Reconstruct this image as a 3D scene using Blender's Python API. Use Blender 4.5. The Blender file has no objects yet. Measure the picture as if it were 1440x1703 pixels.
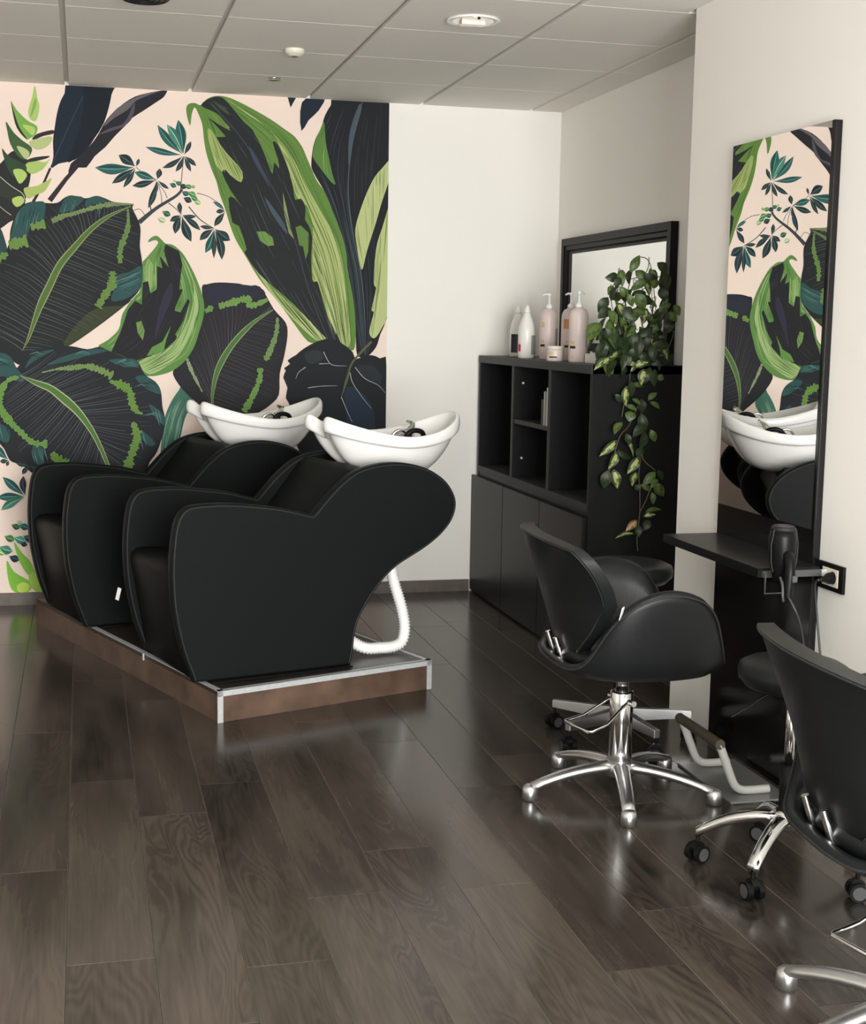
import bpy, bmesh, math, random
from mathutils import Vector, Matrix, Euler
from mathutils.geometry import tessellate_polygon
random.seed(7)
PI = math.pi
sc = bpy.context.scene
col = sc.collection
V3 = Vector

# ------------------------------------------------------------------ camera
IW, IH, FPX = 1440, 1703, 2309.5
CAMH = 1.45
_yaw, _pit, _rol = math.radians(14.2023), math.radians(-7.6265), math.radians(0.9028)
_r = V3((math.cos(_yaw), -math.sin(_yaw), 0))
_f = V3((math.sin(_yaw)*math.cos(_pit), math.cos(_yaw)*math.cos(_pit), math.sin(_pit)))
_u = _r.cross(_f)
CR = math.cos(_rol)*_r + math.sin(_rol)*_u
CU = -math.sin(_rol)*_r + math.cos(_rol)*_u
CF = _f
camd = bpy.data.cameras.new('camera')
camd.sensor_fit = 'HORIZONTAL'; camd.sensor_width = 36.0
camd.lens = FPX/IW*36.0
camd.clip_start = 0.05; camd.clip_end = 100
cam = bpy.data.objects.new('camera', camd); col.objects.link(cam)
cam.matrix_world = Matrix(((CR.x, CU.x, -CF.x, 0), (CR.y, CU.y, -CF.y, 0), (CR.z, CU.z, -CF.z, CAMH), (0, 0, 0, 1)))
sc.camera = cam

def ray(px, py):
    return (px-IW/2)/FPX*CR - (py-IH/2)/FPX*CU + CF
def on_y(px, py, Y):
    d = ray(px, py); return V3((0, 0, CAMH)) + d*(Y/d.y)
def on_z(px, py, Z):
    d = ray(px, py); return V3((0, 0, CAMH)) + d*((Z-CAMH)/d.z)
def on_x(px, py, X):
    d = ray(px, py); return V3((0, 0, CAMH)) + d*(X/d.x)

# ------------------------------------------------------------------ room constants
D = 7.30          # mural wall
XR = 2.527        # right wall of the niche
XP = 2.175        # face of the pier
YP = 4.83         # end of the pier
XL = -3.8         # left wall
YF = -1.2         # shop front behind the camera
CZ = 2.60         # ceiling

# ------------------------------------------------------------------ light
world = bpy.data.worlds.new('world'); sc.world = world
world.use_nodes = True
world.node_tree.nodes['Background'].inputs[0].default_value = (0.75, 0.85, 1.0, 1)
world.node_tree.nodes['Background'].inputs[1].default_value = 1.0
def area(name, loc, rot, sx, sy, power, colr):
    l = bpy.data.lights.new(name, 'AREA'); l.shape = 'RECTANGLE'; l.size = sx; l.size_y = sy
    l.energy = power; l.color = colr
    o = bpy.data.objects.new(name, l); col.objects.link(o); o.location = loc; o.rotation_euler = rot
    return o
# daylight entering through the two shop-front openings behind the camera: one sky, so one radiance (W per m2)
SKY_W = 89.0
for xa_l, xb_l in ((-0.87, -0.40), (0.05, 1.95)):  # unseen openings; the left one kept narrow to hold the light balance
    wd_l, ht_l = xb_l-xa_l, 2.33
    area('window_front_offscreen', ((xa_l+xb_l)/2, YF-0.10, 0.12+ht_l/2), (PI/2, 0, 0), wd_l, ht_l, SKY_W*wd_l*ht_l, (1.0, 0.993, 0.968))
vs = sc.view_settings
vs.view_transform = 'Standard'; vs.look = 'None'; vs.gamma = 1.0; vs.use_curve_mapping = False
vs.exposure = 0.19

# ------------------------------------------------------------------ materials
def lin(c):
    out = []
    for v in c[:3]:
        v = v/255.0
        out.append(v/12.92 if v <= 0.04045 else ((v+0.055)/1.055)**2.4)
    return tuple(out)
MATS = {}
def mat(name, rgb, rough=0.5, metal=0.0, bump=0.0, bscale=200.0, var=0.0, vscale=6.0, coat=0.0, spec=0.5, trans=0.0, emit=0.0):
    """plain principled material, optional noise colour variation and noise bump (object coordinates)"""
    m = bpy.data.materials.new(name); m.use_nodes = True
    nt = m.node_tree; b = nt.nodes['Principled BSDF']
    c = (*rgb, 1)
    b.inputs['Base Color'].default_value = c
    b.inputs['Roughness'].default_value = rough
    b.inputs['Metallic'].default_value = metal
    b.inputs['Specular IOR Level'].default_value = spec
    b.inputs['Coat Weight'].default_value = coat
    b.inputs['Transmission Weight'].default_value = trans
    if emit:
        b.inputs['Emission Color'].default_value = c; b.inputs['Emission Strength'].default_value = emit
    if bump or var:
        tc = nt.nodes.new('ShaderNodeTexCoord')
    if var:
        n = nt.nodes.new('ShaderNodeTexNoise'); n.inputs['Scale'].default_value = vscale; n.inputs['Detail'].default_value = 5
        nt.links.new(tc.outputs['Object'], n.inputs['Vector'])
        r = nt.nodes.new('ShaderNodeValToRGB')
        r.color_ramp.elements[0].position = 0.3; r.color_ramp.elements[1].position = 0.7
        r.color_ramp.elements[0].color = tuple(x*(1-var) for x in rgb)+(1,)
        r.color_ramp.elements[1].color = tuple(min(1, x*(1+var)) for x in rgb)+(1,)
        nt.links.new(n.outputs['Fac'], r.inputs['Fac']); nt.links.new(r.outputs['Color'], b.inputs['Base Color'])
    if bump:
        n2 = nt.nodes.new('ShaderNodeTexNoise'); n2.inputs['Scale'].default_value = bscale; n2.inputs['Detail'].default_value = 3
        nt.links.new(tc.outputs['Object'], n2.inputs['Vector'])
        bp = nt.nodes.new('ShaderNodeBump'); bp.inputs['Strength'].default_value = bump; bp.inputs['Distance'].default_value = 0.002
        nt.links.new(n2.outputs['Fac'], bp.inputs['Height']); nt.links.new(bp.outputs['Normal'], b.inputs['Normal'])
    MATS[name] = m
    return m

def plank_material():
    m = bpy.data.materials.new('dark oak laminate'); m.use_nodes = True
    nt = m.node_tree; L = nt.links; N = nt.nodes; b = N['Principled BSDF']
    tc = N.new('ShaderNodeTexCoord'); oi = N.new('ShaderNodeObjectInfo')
    add = N.new('ShaderNodeVectorMath'); add.operation = 'MULTIPLY_ADD'
    comb = N.new('ShaderNodeCombineXYZ')
    L.new(oi.outputs['Random'], comb.inputs[0]); L.new(oi.outputs['Random'], comb.inputs[1]); L.new(oi.outputs['Random'], comb.inputs[2])
    add.inputs[1].default_value = (37.0, 91.0, 53.0)
    L.new(comb.outputs[0], add.inputs[0]); L.new(tc.outputs['Object'], add.inputs[2])
    mp = N.new('ShaderNodeMapping'); mp.inputs['Scale'].default_value = (1.0, 0.16, 1.0)
    L.new(add.outputs[0], mp.inputs['Vector'])
    # cathedral figure: rings of a distorted noise field
    n1 = N.new('ShaderNodeTexNoise'); n1.inputs['Scale'].default_value = 7.0; n1.inputs['Detail'].default_value = 2.0; n1.inputs['Distortion'].default_value = 0.5
    L.new(mp.outputs[0], n1.inputs['Vector'])
    mul = N.new('ShaderNodeMath'); mul.operation = 'MULTIPLY'; mul.inputs[1].default_value = 120.0
    L.new(n1.outputs['Fac'], mul.inputs[0])
    sn = N.new('ShaderNodeMath'); sn.operation = 'SINE'; L.new(mul.outputs[0], sn.inputs[0])
    # fine fibre
    mp2 = N.new('ShaderNodeMapping'); mp2.inputs['Scale'].default_value = (1.0, 0.045, 1.0)
    L.new(add.outputs[0], mp2.inputs['Vector'])
    n2 = N.new('ShaderNodeTexNoise'); n2.inputs['Scale'].default_value = 110.0; n2.inputs['Detail'].default_value = 4.0
    L.new(mp2.outputs[0], n2.inputs['Vector'])
    # broad patches
    n3 = N.new('ShaderNodeTexNoise'); n3.inputs['Scale'].default_value = 6.0; n3.inputs['Detail'].default_value = 3.0
    L.new(mp.outputs[0], n3.inputs['Vector'])
    n4 = N.new('ShaderNodeTexNoise'); n4.inputs['Scale'].default_value = 3.2; n4.inputs['Detail'].default_value = 2.0
    L.new(mp.outputs[0], n4.inputs['Vector'])
    mk = N.new('ShaderNodeMapRange'); mk.inputs['From Min'].default_value = 0.42; mk.inputs['From Max'].default_value = 0.62; mk.inputs['To Min'].default_value = 0.008; mk.inputs['To Max'].default_value = 0.085
    L.new(n4.outputs['Fac'], mk.inputs['Value'])
    a1 = N.new('ShaderNodeMath'); a1.operation = 'MULTIPLY_ADD'; L.new(mk.outputs[0], a1.inputs[1]); L.new(sn.outputs[0], a1.inputs[0]); L.new(n3.outputs['Fac'], a1.inputs[2])
    a2 = N.new('ShaderNodeMath'); a2.operation = 'MULTIPLY_ADD'; a2.inputs[1].default_value = 0.34; L.new(n2.outputs['Fac'], a2.inputs[0]); L.new(a1.outputs[0], a2.inputs[2])
    a3 = N.new('ShaderNodeMath'); a3.operation = 'MULTIPLY_ADD'; a3.inputs[1].default_value = 0.14; L.new(oi.outputs['Random'], a3.inputs[0]); L.new(a2.outputs[0], a3.inputs[2])
    r = N.new('ShaderNodeValToRGB'); e = r.color_ramp.elements
    e[0].position = 0.38; e[0].color = (0.0105, 0.0083, 0.0068, 1)
    e[1].position = 0.99; e[1].color = (0.088, 0.071, 0.058, 1)
    L.new(a3.outputs[0], r.inputs['Fac']); L.new(r.outputs['Color'], b.inputs['Base Color'])
    rr = N.new('ShaderNodeMapRange'); rr.inputs['To Min'].default_value = 0.14; rr.inputs['To Max'].default_value = 0.24
    L.new(n3.outputs['Fac'], rr.inputs['Value']); L.new(rr.outputs[0], b.inputs['Roughness'])
    bp = N.new('ShaderNodeBump'); bp.inputs['Strength'].default_value = 0.05; bp.inputs['Distance'].default_value = 0.0006
    L.new(a2.outputs[0], bp.inputs['Height']); L.new(bp.outputs['Normal'], b.inputs['Normal'])
    b.inputs['Specular IOR Level'].default_value = 0.34
    return m

def attr_material(name, rough=0.6, attr='Col', spec=0.3):
    m = bpy.data.materials.new(name); m.use_nodes = True
    nt = m.node_tree; b = nt.nodes['Principled BSDF']
    a = nt.nodes.new('ShaderNodeAttribute'); a.attribute_name = attr
    nt.links.new(a.outputs['Color'], b.inputs['Base Color'])
    b.inputs['Roughness'].default_value = rough; b.inputs['Specular IOR Level'].default_value = spec
    return m

M_wall = mat('warm white wall paint', (0.87, 0.85, 0.80), 0.75, bump=0.05, bscale=260, spec=0.2)
M_ceil = mat('mineral ceiling tile', (0.84, 0.81, 0.76), 0.9, bump=0.15, bscale=320, spec=0.1)
M_bar = mat('ceiling grid metal', (0.80, 0.77, 0.72), 0.6)
M_plank = plank_material()
M_edge = mat('worn plank edge glint', (0.125, 0.110, 0.092), 0.5)  # worn long edges, with the light the joints catch painted into the colour
M_sub = mat('subfloor', (0.03, 0.025, 0.02), 0.8)
M_base = mat('baseboard laminate', (0.105, 0.085, 0.074), 0.45, var=0.25, vscale=14)
M_leather = mat('black leatherette', (0.0085, 0.0098, 0.0099), 0.45, bump=0.12, bscale=420, spec=0.055)
M_leather2 = mat('smooth black leather', (0.0085, 0.0098, 0.0099), 0.36, bump=0.10, bscale=420, spec=0.24)
M_pipe = mat('black piping', (0.024, 0.026, 0.026), 0.40, spec=0.15)
M_cab = mat('black brown laminate', (0.0085, 0.0088, 0.0090), 0.34, bump=0.10, bscale=90, spec=0.14)
M_cabin = M_cab
M_cabedge = mat('charcoal edge band', (0.034, 0.035, 0.036), 0.5, spec=0.2)
M_gloss = mat('polished black board', (0.0040, 0.0038, 0.0040), 0.14, spec=0.45)
M_blackw = mat('black lacquered wood', (0.0045, 0.0043, 0.0043), 0.4, spec=0.15)
M_mirror = mat('mirror silver', (0.90, 0.905, 0.89), 0.0, metal=1.0)
M_chrome = mat('chrome', (0.84, 0.84, 0.84), 0.14, metal=1.0)
M_alu = mat('polished aluminium', (0.70, 0.70, 0.71), 0.32, metal=1.0)
M_trim = mat('brushed aluminium trim', (0.55, 0.57, 0.58), 0.38, metal=0.35, var=0.08, vscale=60)
M_rust = mat('rust brown laminate', (0.095, 0.060, 0.042), 0.38, var=0.38, vscale=7, spec=0.3)
M_deck = mat('dark brown deck laminate', (0.026, 0.020, 0.017), 0.30, var=0.3, vscale=6, spec=0.4)
M_ceramic = mat('white ceramic', (0.86, 0.855, 0.84), 0.14, spec=0.6, coat=0.3)
M_whitep = mat('white plastic', (0.84, 0.84, 0.82), 0.35)
M_blackp = mat('black plastic', (0.0045, 0.0047, 0.0050), 0.38, spec=0.16)
M_rubber = mat('black rubber', (0.007, 0.007, 0.007), 0.65)
M_greyp = mat('grey plastic disc', (0.055, 0.056, 0.058), 0.5)
M_greytube = mat('grey painted tube', (0.46, 0.46, 0.43), 0.38)
M_grip = mat('brown rubber grip', (0.060, 0.048, 0.030), 0.55)
M_steel = mat('satin steel plate', (0.22, 0.23, 0.225), 0.28, metal=0.35)
M_pink = mat('pink plastic', (0.70, 0.585, 0.555), 0.38)
M_bottlew = mat('white bottle plastic', (0.82, 0.80, 0.76), 0.32)
M_black_label = mat('black label print', (0.010, 0.010, 0.012), 0.5)
M_grey_label = mat('grey label print', (0.30, 0.27, 0.27), 0.5)
M_red = mat('red tag', (0.55, 0.02, 0.05), 0.45)
M_orange = mat('orange print', (0.62, 0.26, 0.12), 0.5)
M_gold = mat('pale gold print', (0.60, 0.45, 0.26), 0.5)
M_cream = mat('cream plastic', (0.74, 0.70, 0.58), 0.4)
M_paper = mat('pale paper', (0.62, 0.61, 0.56), 0.7)
M_greybook = mat('grey book cover', (0.22, 0.22, 0.21), 0.6)
M_glow = mat('unlit lamp glass', (0.80, 0.77, 0.70), 0.2)
M_refl = mat('lamp reflector', (0.75, 0.72, 0.66), 0.18, metal=1.0)
M_pot = mat('dark pot', (0.02, 0.018, 0.018), 0.5)
M_soil = mat('potting soil', (0.03, 0.02, 0.014), 0.9)
M_stem = mat('vine stem', (0.10, 0.075, 0.045), 0.6)
M_leaf = attr_material('hoya leaf', 0.42, spec=0.3)
M_mural = attr_material('printed wallpaper', 0.6, spec=0.10)
M_cordg = mat('grey cord', (0.030, 0.030, 0.030), 0.4)
M_tag = mat('white woven tag', (0.82, 0.82, 0.80), 0.6)

# ------------------------------------------------------------------ helpers
def link(name, me, m, parent=None, smooth=False):
    o = bpy.data.objects.new(name, me); col.objects.link(o)
    if m is not None and len(me.materials) == 0:
        me.materials.append(m)
    if parent is not None: o.parent = parent
    if smooth:
        for p in me.polygons: p.use_smooth = True
    return o
def tag(o, label=None, cat=None, group=None, kind=None):
    if label: o['label'] = label
    if cat: o['category'] = cat
    if group: o['group'] = group
    if kind: o['kind'] = kind
    return o
def thing(name, label, cat, loc=(0, 0, 0), rz=0.0, group=None):
    o = bpy.data.objects.new(name, None); col.objects.link(o)
    o.location = loc; o.rotation_euler = (0, 0, rz); o.empty_display_size = 0.05
    return tag(o, label, cat, group)
def struct(name, me, m, parent=None, label=None):
    o = link(name, me, m, parent)
    if parent is None: o['kind'] = 'structure'
    if label: o['label'] = label
    return o
def copy_tree(o, parent=None):
    c = o.copy(); col.objects.link(c); c.parent = parent
    for ch in list(o.children): copy_tree(ch, c)
    return c

class MB:
    """collects vertices and faces, then links ONE mesh"""
    def __init__(s): s.v = []; s.f = []; s.sm = []; s.mi = []
    def add(s, vs_, fs_, smooth=False, mi=0):
        o = len(s.v); s.v += [tuple(p) for p in vs_]
        for f_ in fs_:
            s.f.append(tuple(i+o for i in f_)); s.sm.append(smooth); s.mi.append(mi)
        return s
    def box(s, x0, x1, y0, y1, z0, z1, mi=0):
        x0, x1 = min(x0, x1), max(x0, x1); y0, y1 = min(y0, y1), max(y0, y1); z0, z1 = min(z0, z1), max(z0, z1)
        vv = [(x0, y0, z0), (x1, y0, z0), (x1, y1, z0), (x0, y1, z0), (x0, y0, z1), (x1, y0, z1), (x1, y1, z1), (x0, y1, z1)]
        return s.add(vv, [(0, 3, 2, 1), (4, 5, 6, 7), (0, 1, 5, 4), (1, 2, 6, 5), (2, 3, 7, 6), (3, 0, 4, 7)], False, mi)
    def tube(s, path, rad, n=10, cap=True, closed=False):
        P = [V3(p) for p in path]; k = len(P)
        R = rad if isinstance(rad, (list, tuple)) else [rad]*k
        up = None; rings = []
        for i, p in enumerate(P):
            a = P[i-1] if (i > 0 or closed) else p
            b = P[(i+1) % k] if (i < k-1 or closed) else p
            t = (b-a).normalized()
            if up is None:
                up = V3((0, 0, 1)) if abs(t.z) < 0.9 else V3((1, 0, 0))
            up = (up - t*up.dot(t)).normalized(); sd = t.cross(up)
            rings.append([p + (up*math.cos(2*PI*j/n) + sd*math.sin(2*PI*j/n))*R[i] for j in range(n)])
        vv = [q for r in rings for q in r]; ff = []
        m_ = k if closed else k-1
        for i in range(m_):
            for j in range(n):
                a = i*n+j; b = i*n+(j+1) % n; c = ((i+1) % k)*n+(j+1) % n; d = ((i+1) % k)*n+j
                ff.append((a, b, c, d))
        s.add(vv, ff, True)
        if cap and not closed:
            s.add(rings[0], [tuple(range(n))]); s.add(rings[-1], [tuple(reversed(range(n)))])
        return s
    def lathe(s, prof, n=24, c=(0, 0, 0), smooth=True, mi=0):
        """prof: list of (radius, z) from bottom to top"""
        vv = []; ff = []
        for r_, z_ in prof:
            for j in range(n):
                a = 2*PI*j/n; vv.append((c[0]+r_*math.cos(a), c[1]+r_*math.sin(a), c[2]+z_))
        for i in range(len(prof)-1):
            for j in range(n):
                ff.append((i*n+j, i*n+(j+1) % n, (i+1)*n+(j+1) % n, (i+1)*n+j))
        s.add(vv, ff, smooth, mi)
        if prof[0][0] > 1e-5: s.add(vv[:n], [tuple(reversed(range(n)))], False, mi)
        if prof[-1][0] > 1e-5: s.add(vv[-n:], [tuple(range(n))], False, mi)
        return s
    def loft(s, rings, closed=True, cap0=True, cap1=True, smooth=True):
        n = len(rings[0]); vv = [q for r in rings for q in r]; ff = []
        for i in range(len(rings)-1):
            for j in range(n if closed else n-1):
                ff.append((i*n+j, i*n+(j+1) % n, (i+1)*n+(j+1) % n, (i+1)*n+j))
        s.add(vv, ff, smooth)
        if cap0: s.add(rings[0], [tuple(reversed(range(n)))], smooth)
        if cap1: s.add(rings[-1], [tuple(range(n))], smooth)
        return s
    def mesh(s, name, weld=True):
        me = bpy.data.meshes.new(name); me.from_pydata(s.v, [], s.f)
        for p, sm_, mi_ in zip(me.polygons, s.sm, s.mi): p.use_smooth = sm_; p.material_index = mi_
        me.update()
        if weld:
            bm = bmesh.new(); bm.from_mesh(me); bmesh.ops.remove_doubles(bm, verts=bm.verts, dist=1e-5)
            bmesh.ops.recalc_face_normals(bm, faces=bm.faces); bm.to_mesh(me); bm.free()
        return me
    def build(s, name, m, parent=None, bevel=0.0, seg=2, sub=0, weld=True):
        me = s.mesh(name, weld)
        o = link(name, me, m, parent)
        if bevel:
            md = o.modifiers.new('bevel', 'BEVEL'); md.width = bevel; md.segments = seg; md.limit_method = 'ANGLE'; md.angle_limit = math.radians(35)
            md.harden_normals = False
            for p in me.polygons: p.use_smooth = True
            o.modifiers.new('wn', 'WEIGHTED_NORMAL')
        if sub:
            md = o.modifiers.new('sub', 'SUBSURF'); md.levels = sub; md.render_levels = sub
            for p in me.polygons: p.use_smooth = True
        return o

def catmull(P, n=6, closed=False):
    P = [V3((*p, 0)) if len(p) == 2 else V3(p) for p in P]; out = []; k = len(P)
    for i in range(k if closed else k-1):
        p0 = P[(i-1) % k] if closed or i > 0 else P[0]
        p1 = P[i]; p2 = P[(i+1) % k]
        p3 = P[(i+2) % k] if closed or i < k-2 else P[-1]
        for j in range(n):
            t = j/n
            out.append(0.5*((2*p1)+(p2-p0)*t+(2*p0-5*p1+4*p2-p3)*t*t+(-p0+3*p1-3*p2+p3)*t**3))
    if not closed: out.append(P[-1])
    return out
def interp(x, tab):
    if x <= tab[0][0]: return tab[0][1]
    for (a, b), (c, d) in zip(tab, tab[1:]):
        if x <= c:
            t = (x-a)/(c-a); t = t*t*(3-2*t) if len(tab) > 2 else t
            return b+(d-b)*t
    return tab[-1][1]
def lerpt(x, tab):
    if x <= tab[0][0]: return tab[0][1]
    for (a, b), (c, d) in zip(tab, tab[1:]):
        if x <= c: return b+(d-b)*(x-a)/(c-a)
    return tab[-1][1]

# ================================================================== SETTING
# ---- floor: slab and single planks
fl = struct('floor', MB().box(XL-0.1, XR+0.1, YF-0.1, D+0.1, -0.08, -0.012).mesh('floor'), M_sub)
PW, PL = 0.198, 1.291
def plank_mesh():
    mb = MB(); g = 0.0006; c = 0.0009
    w, l = PW/2-g, PL/2-g; t = -0.014
    lo = [(-w, -l, t), (w, -l, t), (w, l, t), (-w, l, t)]
    md = [(-w, -l, -c), (w, -l, -c), (w, l, -c), (-w, l, -c)]
    hi = [(-w+c, -l+c, 0), (w-c, -l+c, 0), (w-c, l-c, 0), (-w+c, l-c, 0)]
    mb.add(lo+md+hi, [(8, 9, 10, 11)], False, 0)
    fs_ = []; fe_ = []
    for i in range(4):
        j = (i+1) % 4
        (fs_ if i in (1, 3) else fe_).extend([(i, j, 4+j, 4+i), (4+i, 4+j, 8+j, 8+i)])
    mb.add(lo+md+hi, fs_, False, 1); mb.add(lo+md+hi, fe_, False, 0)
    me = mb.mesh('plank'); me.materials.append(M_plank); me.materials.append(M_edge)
    return me
PM = plank_mesh()
known = {0.436: 4.286, 0.238: 4.032, 0.040: 3.089, -0.158: 3.667, 0.634: 3.347, 0.832: 3.63, 1.228: 2.80}
x0 = -0.059
k = -22
while True:
    xa, xb = x0+k*PW, x0+(k+1)*PW
    k += 1
    if xb <= XL: continue
    if xa >= XR: break
    xc = (xa+xb)/2
    ph = None
    for kk, vv in known.items():
        if abs(kk-xc) < 0.03: ph = vv
    if ph is None: ph = random.uniform(0, PL)
    ca, cb = max(xa, XL), min(xb, XR)
    y = ph - math.ceil((ph-YF)/PL)*PL
    while y < D:
        ya, yb = max(y, YF), min(y+PL, D)
        if yb-ya > 0.02 and not (xa > XP and yb < YP):
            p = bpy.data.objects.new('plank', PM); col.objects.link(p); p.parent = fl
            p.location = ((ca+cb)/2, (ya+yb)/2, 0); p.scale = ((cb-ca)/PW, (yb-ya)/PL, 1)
        y += PL

# ---- ceiling: slab, tiles and grid bars
ce = struct('ceiling', MB().box(XL-0.1, XR+0.1, YF-0.1, D+0.1, CZ+0.030, CZ+0.10).mesh('ceiling'), M_bar)
def ceil_rect(a, b, c, d):
    mb = MB(); mb.box(a, b, c, d, CZ, CZ+0.012)
    return mb
TX, TS = -0.05, 0.60
tile_cache = {}
def tile(a, b, c, d):
    key = (round(b-a, 3), round(d-c, 3))
    if key not in tile_cache:
        w, l = (b-a)/2, (d-c)/2; ch = 0.0012
        lo = [(-w+ch, -l+ch/2, 0), (w-ch, -l+ch/2, 0), (w-ch, l-ch/2, 0), (-w+ch, l-ch/2, 0)]
        hi = [(-w, -l, ch), (w, -l, ch), (w, l, ch), (-w, l, ch)]
        tp = [(-w, -l, 0.014), (w, -l, 0.014), (w, l, 0.014), (-w, l, 0.014)]
        mb = MB(); fs_ = [(3, 2, 1, 0), (8, 9, 10, 11)]
        for i in range(4):
            j = (i+1) % 4; fs_ += [(i, j, 4+j, 4+i), (4+i, 4+j, 8+j, 8+i)]
        mb.add(lo+hi+tp, fs_); me = mb.mesh('ceiling_tile'); me.materials.append(M_ceil); tile_cache[key] = me
    o = bpy.data.objects.new('ceiling_tile', tile_cache[key]); col.objects.link(o); o.parent = ce
    o.location = ((a+b)/2, (c+d)/2, CZ)
rows = [D]
while rows[-1] > YF: rows.append(max(rows[-1]-TS, YF))
cols_ = [XL]; xx = TX-TS*7
while xx < XR:
    if xx > XL+0.05: cols_.append(xx)
    xx += TS
cols_.append(XR)
GX, GY = 0.011, 0.0016      # half gap beside long bars / cross joints
for i in range(len(cols_)-1):
    for j in range(len(rows)-1):
        yb_, ya_ = rows[j], rows[j+1]
        xa_, xb_ = cols_[i], cols_[i+1]
        lim = XR if ya_ > YP-0.6+0.001 and yb_ > YP+0.05 and ya_ >= YP else XP
        xe = min(xb_, lim)
        if xe-xa_ < 0.08: continue
        tile(xa_+(GX if i else 0.001), xe-(GX if xe == xb_ and xb_ < XR else 0.001), ya_+GY, yb_-GY)
for x_ in cols_[1:-1]:
    if x_ > XP: y0_ = YP
    else: y0_ = YF
    mb = MB(); mb.box(x_-0.0115, x_+0.0115, y0_, D, CZ+0.016, CZ+0.030); mb.build('grid_bar', M_bar, ce)
for y_ in rows[1:-1]:
    mb = MB(); mb.box(XL, XR if y_ > YP else XP, y_-0.004, y_+0.004, CZ+0.017, CZ+0.029); mb.build('cross_bar', M_bar, ce)

# ---- walls
struct('wall_back', MB().box(XL-0.1, XR+0.1, D, D+0.1, -0.08, CZ+0.03).mesh('wall_back'), M_wall)
struct('wall_right', MB().box(XR, XR+0.1, YP-0.05, D, -0.08, CZ+0.03).mesh('wall_right'), M_wall)
struct('wall_pier', MB().box(XP, XR+0.1, YF, YP, -0.012, CZ+0.03).mesh('wall_pier'), M_wall)
struct('wall_left', MB().box(XL-0.1, XL, YF-0.1, D, -0.08, CZ+0.03).mesh('wall_left'), M_wall)
# shop front behind the camera with two window openings, the left one sized for the light balance
wf = MB()
wf.box(XL, XP, YF-0.1, YF, 0, 0.12); wf.box(XL, XP, YF-0.1, YF, 2.45, CZ+0.03)
for a, b in ((XL, -0.87), (-0.40, 0.05), (1.95, XP)): wf.box(a, b, YF-0.1, YF, 0.12, 2.45)
struct('wall_front', wf.mesh('wall_front', weld=False), M_wall)
for n_, (a, b) in enumerate(((-0.87, -0.40), (0.05, 1.95))):
    wb = MB()
    wb.box(a, b, YF-0.075, YF-0.025, 0.12, 0.17); wb.box(a, b, YF-0.075, YF-0.025, 2.40, 2.45)
    wb.box(a, a+0.05, YF-0.075, YF-0.025, 0.17, 2.40); wb.box(b-0.05, b, YF-0.075, YF-0.025, 0.17, 2.40)
    if b-a > 1: wb.box((a+b)/2-0.025, (a+b)/2+0.025, YF-0.075, YF-0.025, 0.17, 2.40)
    struct('window_%d' % (n_+1), wb.mesh('window', weld=False), M_blackp)
# baseboard of the mural wall
struct('baseboard_back', MB().box(XL, 2.055, D-0.014, D, 0.0, 0.064).mesh('baseboard'), M_base)
struct('baseboard_left', MB().box(XL, XL+0.014, YF, D-0.014, 0.0, 0.064).mesh('baseboard'), M_base)

# ================================================================== MURAL (flat printed wallpaper)
class Mural:
    def __init__(s): s.v = []; s.f = []; s.c = []; s.layer = 0; s.k = 0
    def put(s, pts, rgb, fan=None):
        """pts: wall points (x, z)"""
        s.k += 1
        y = D-0.0022-0.00009*s.layer-0.000008*(s.k % 8)
        o = len(s.v)
        for p in pts: s.v.append((p[0], y, p[1]))
        c = lin(rgb)
        if fan is None:
            fan = tessellate_polygon([[V3((p[0], p[1], 0)) for p in pts]])
        for t in fan:
            s.f.append(tuple(o+i for i in t)); s.c.append(c)
MU = Mural()
X1 = 1.577
def wl(px, py):
    p = on_y(px, py, D); return (p.x, p.z)
def conv(cx, cy, k_):
    return lambda p: (cx+p[0]/k_, cy+p[1]/k_)
c1 = conv(0, 100, 4.0); c2 = conv(300, 130, 4.0); c3 = conv(0, 300, 4.0); c4 = conv(0, 560, 3.87); c5 = conv(250, 400, 3.512)
def clampw(p):
    return (min(max(p[0], XL+0.002), X1), min(max(p[1], 0.064), CZ-0.001))
def w(pts, cv): return [clampw(wl(*cv(p))) for p in pts]
def smooth2(P, n=4):
    return [(q.x, q.y) for q in catmull(P, n, True)]
def shape(pts, cv, rgb, sm=3):
    """filled outline traced in photo pixels"""
    P = smooth2(pts, sm) if sm else pts
    MU.put(w(P, cv), rgb)
    return [cv(p) for p in P]
def strip(P, W, rgb, cv=None):
    """thin tapered band along a pixel polyline, W in pixels (list)"""
    P = [cv(p) for p in P] if cv else P
    n = len(P); L = []; R = []
    for i, p in enumerate(P):
        a = P[max(i-1, 0)]; b = P[min(i+1, n-1)]
        dx, dy = b[0]-a[0], b[1]-a[1]; l = math.hypot(dx, dy) or 1
        k_ = W[i] if isinstance(W, (list, tuple)) else W
        L.append((p[0]-dy/l*k_/2, p[1]+dx/l*k_/2)); R.append((p[0]+dy/l*k_/2, p[1]-dx/l*k_/2))
    pts = [clampw(wl(*q)) for q in L+R]
    fan = []
    for i in range(n-1):
        fan += [(i, i+1, n+i+1), (i, n+i+1, n+i)]
    MU.put(pts, rgb, fan)
def resample(P, n):
    P = [V3((*p, 0)) if len(p) == 2 else V3(p) for p in P]
    d = [0]
    for a, b in zip(P, P[1:]): d.append(d[-1]+(b-a).length)
    out = []
    for i in range(n):
        t = d[-1]*i/(n-1)
        j = 0
        while j < len(P)-2 and d[j+1] < t: j += 1
        q = (t-d[j])/max(d[j+1]-d[j], 1e-9)
        r_ = P[j].lerp(P[j+1], min(max(q, 0), 1)); out.append((r_.x, r_.y))
    return out
def curve(P, cv, n=40):
    return resample([(q.x, q.y) for q in catmull([cv(p) for p in P], 5)], n)
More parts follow.
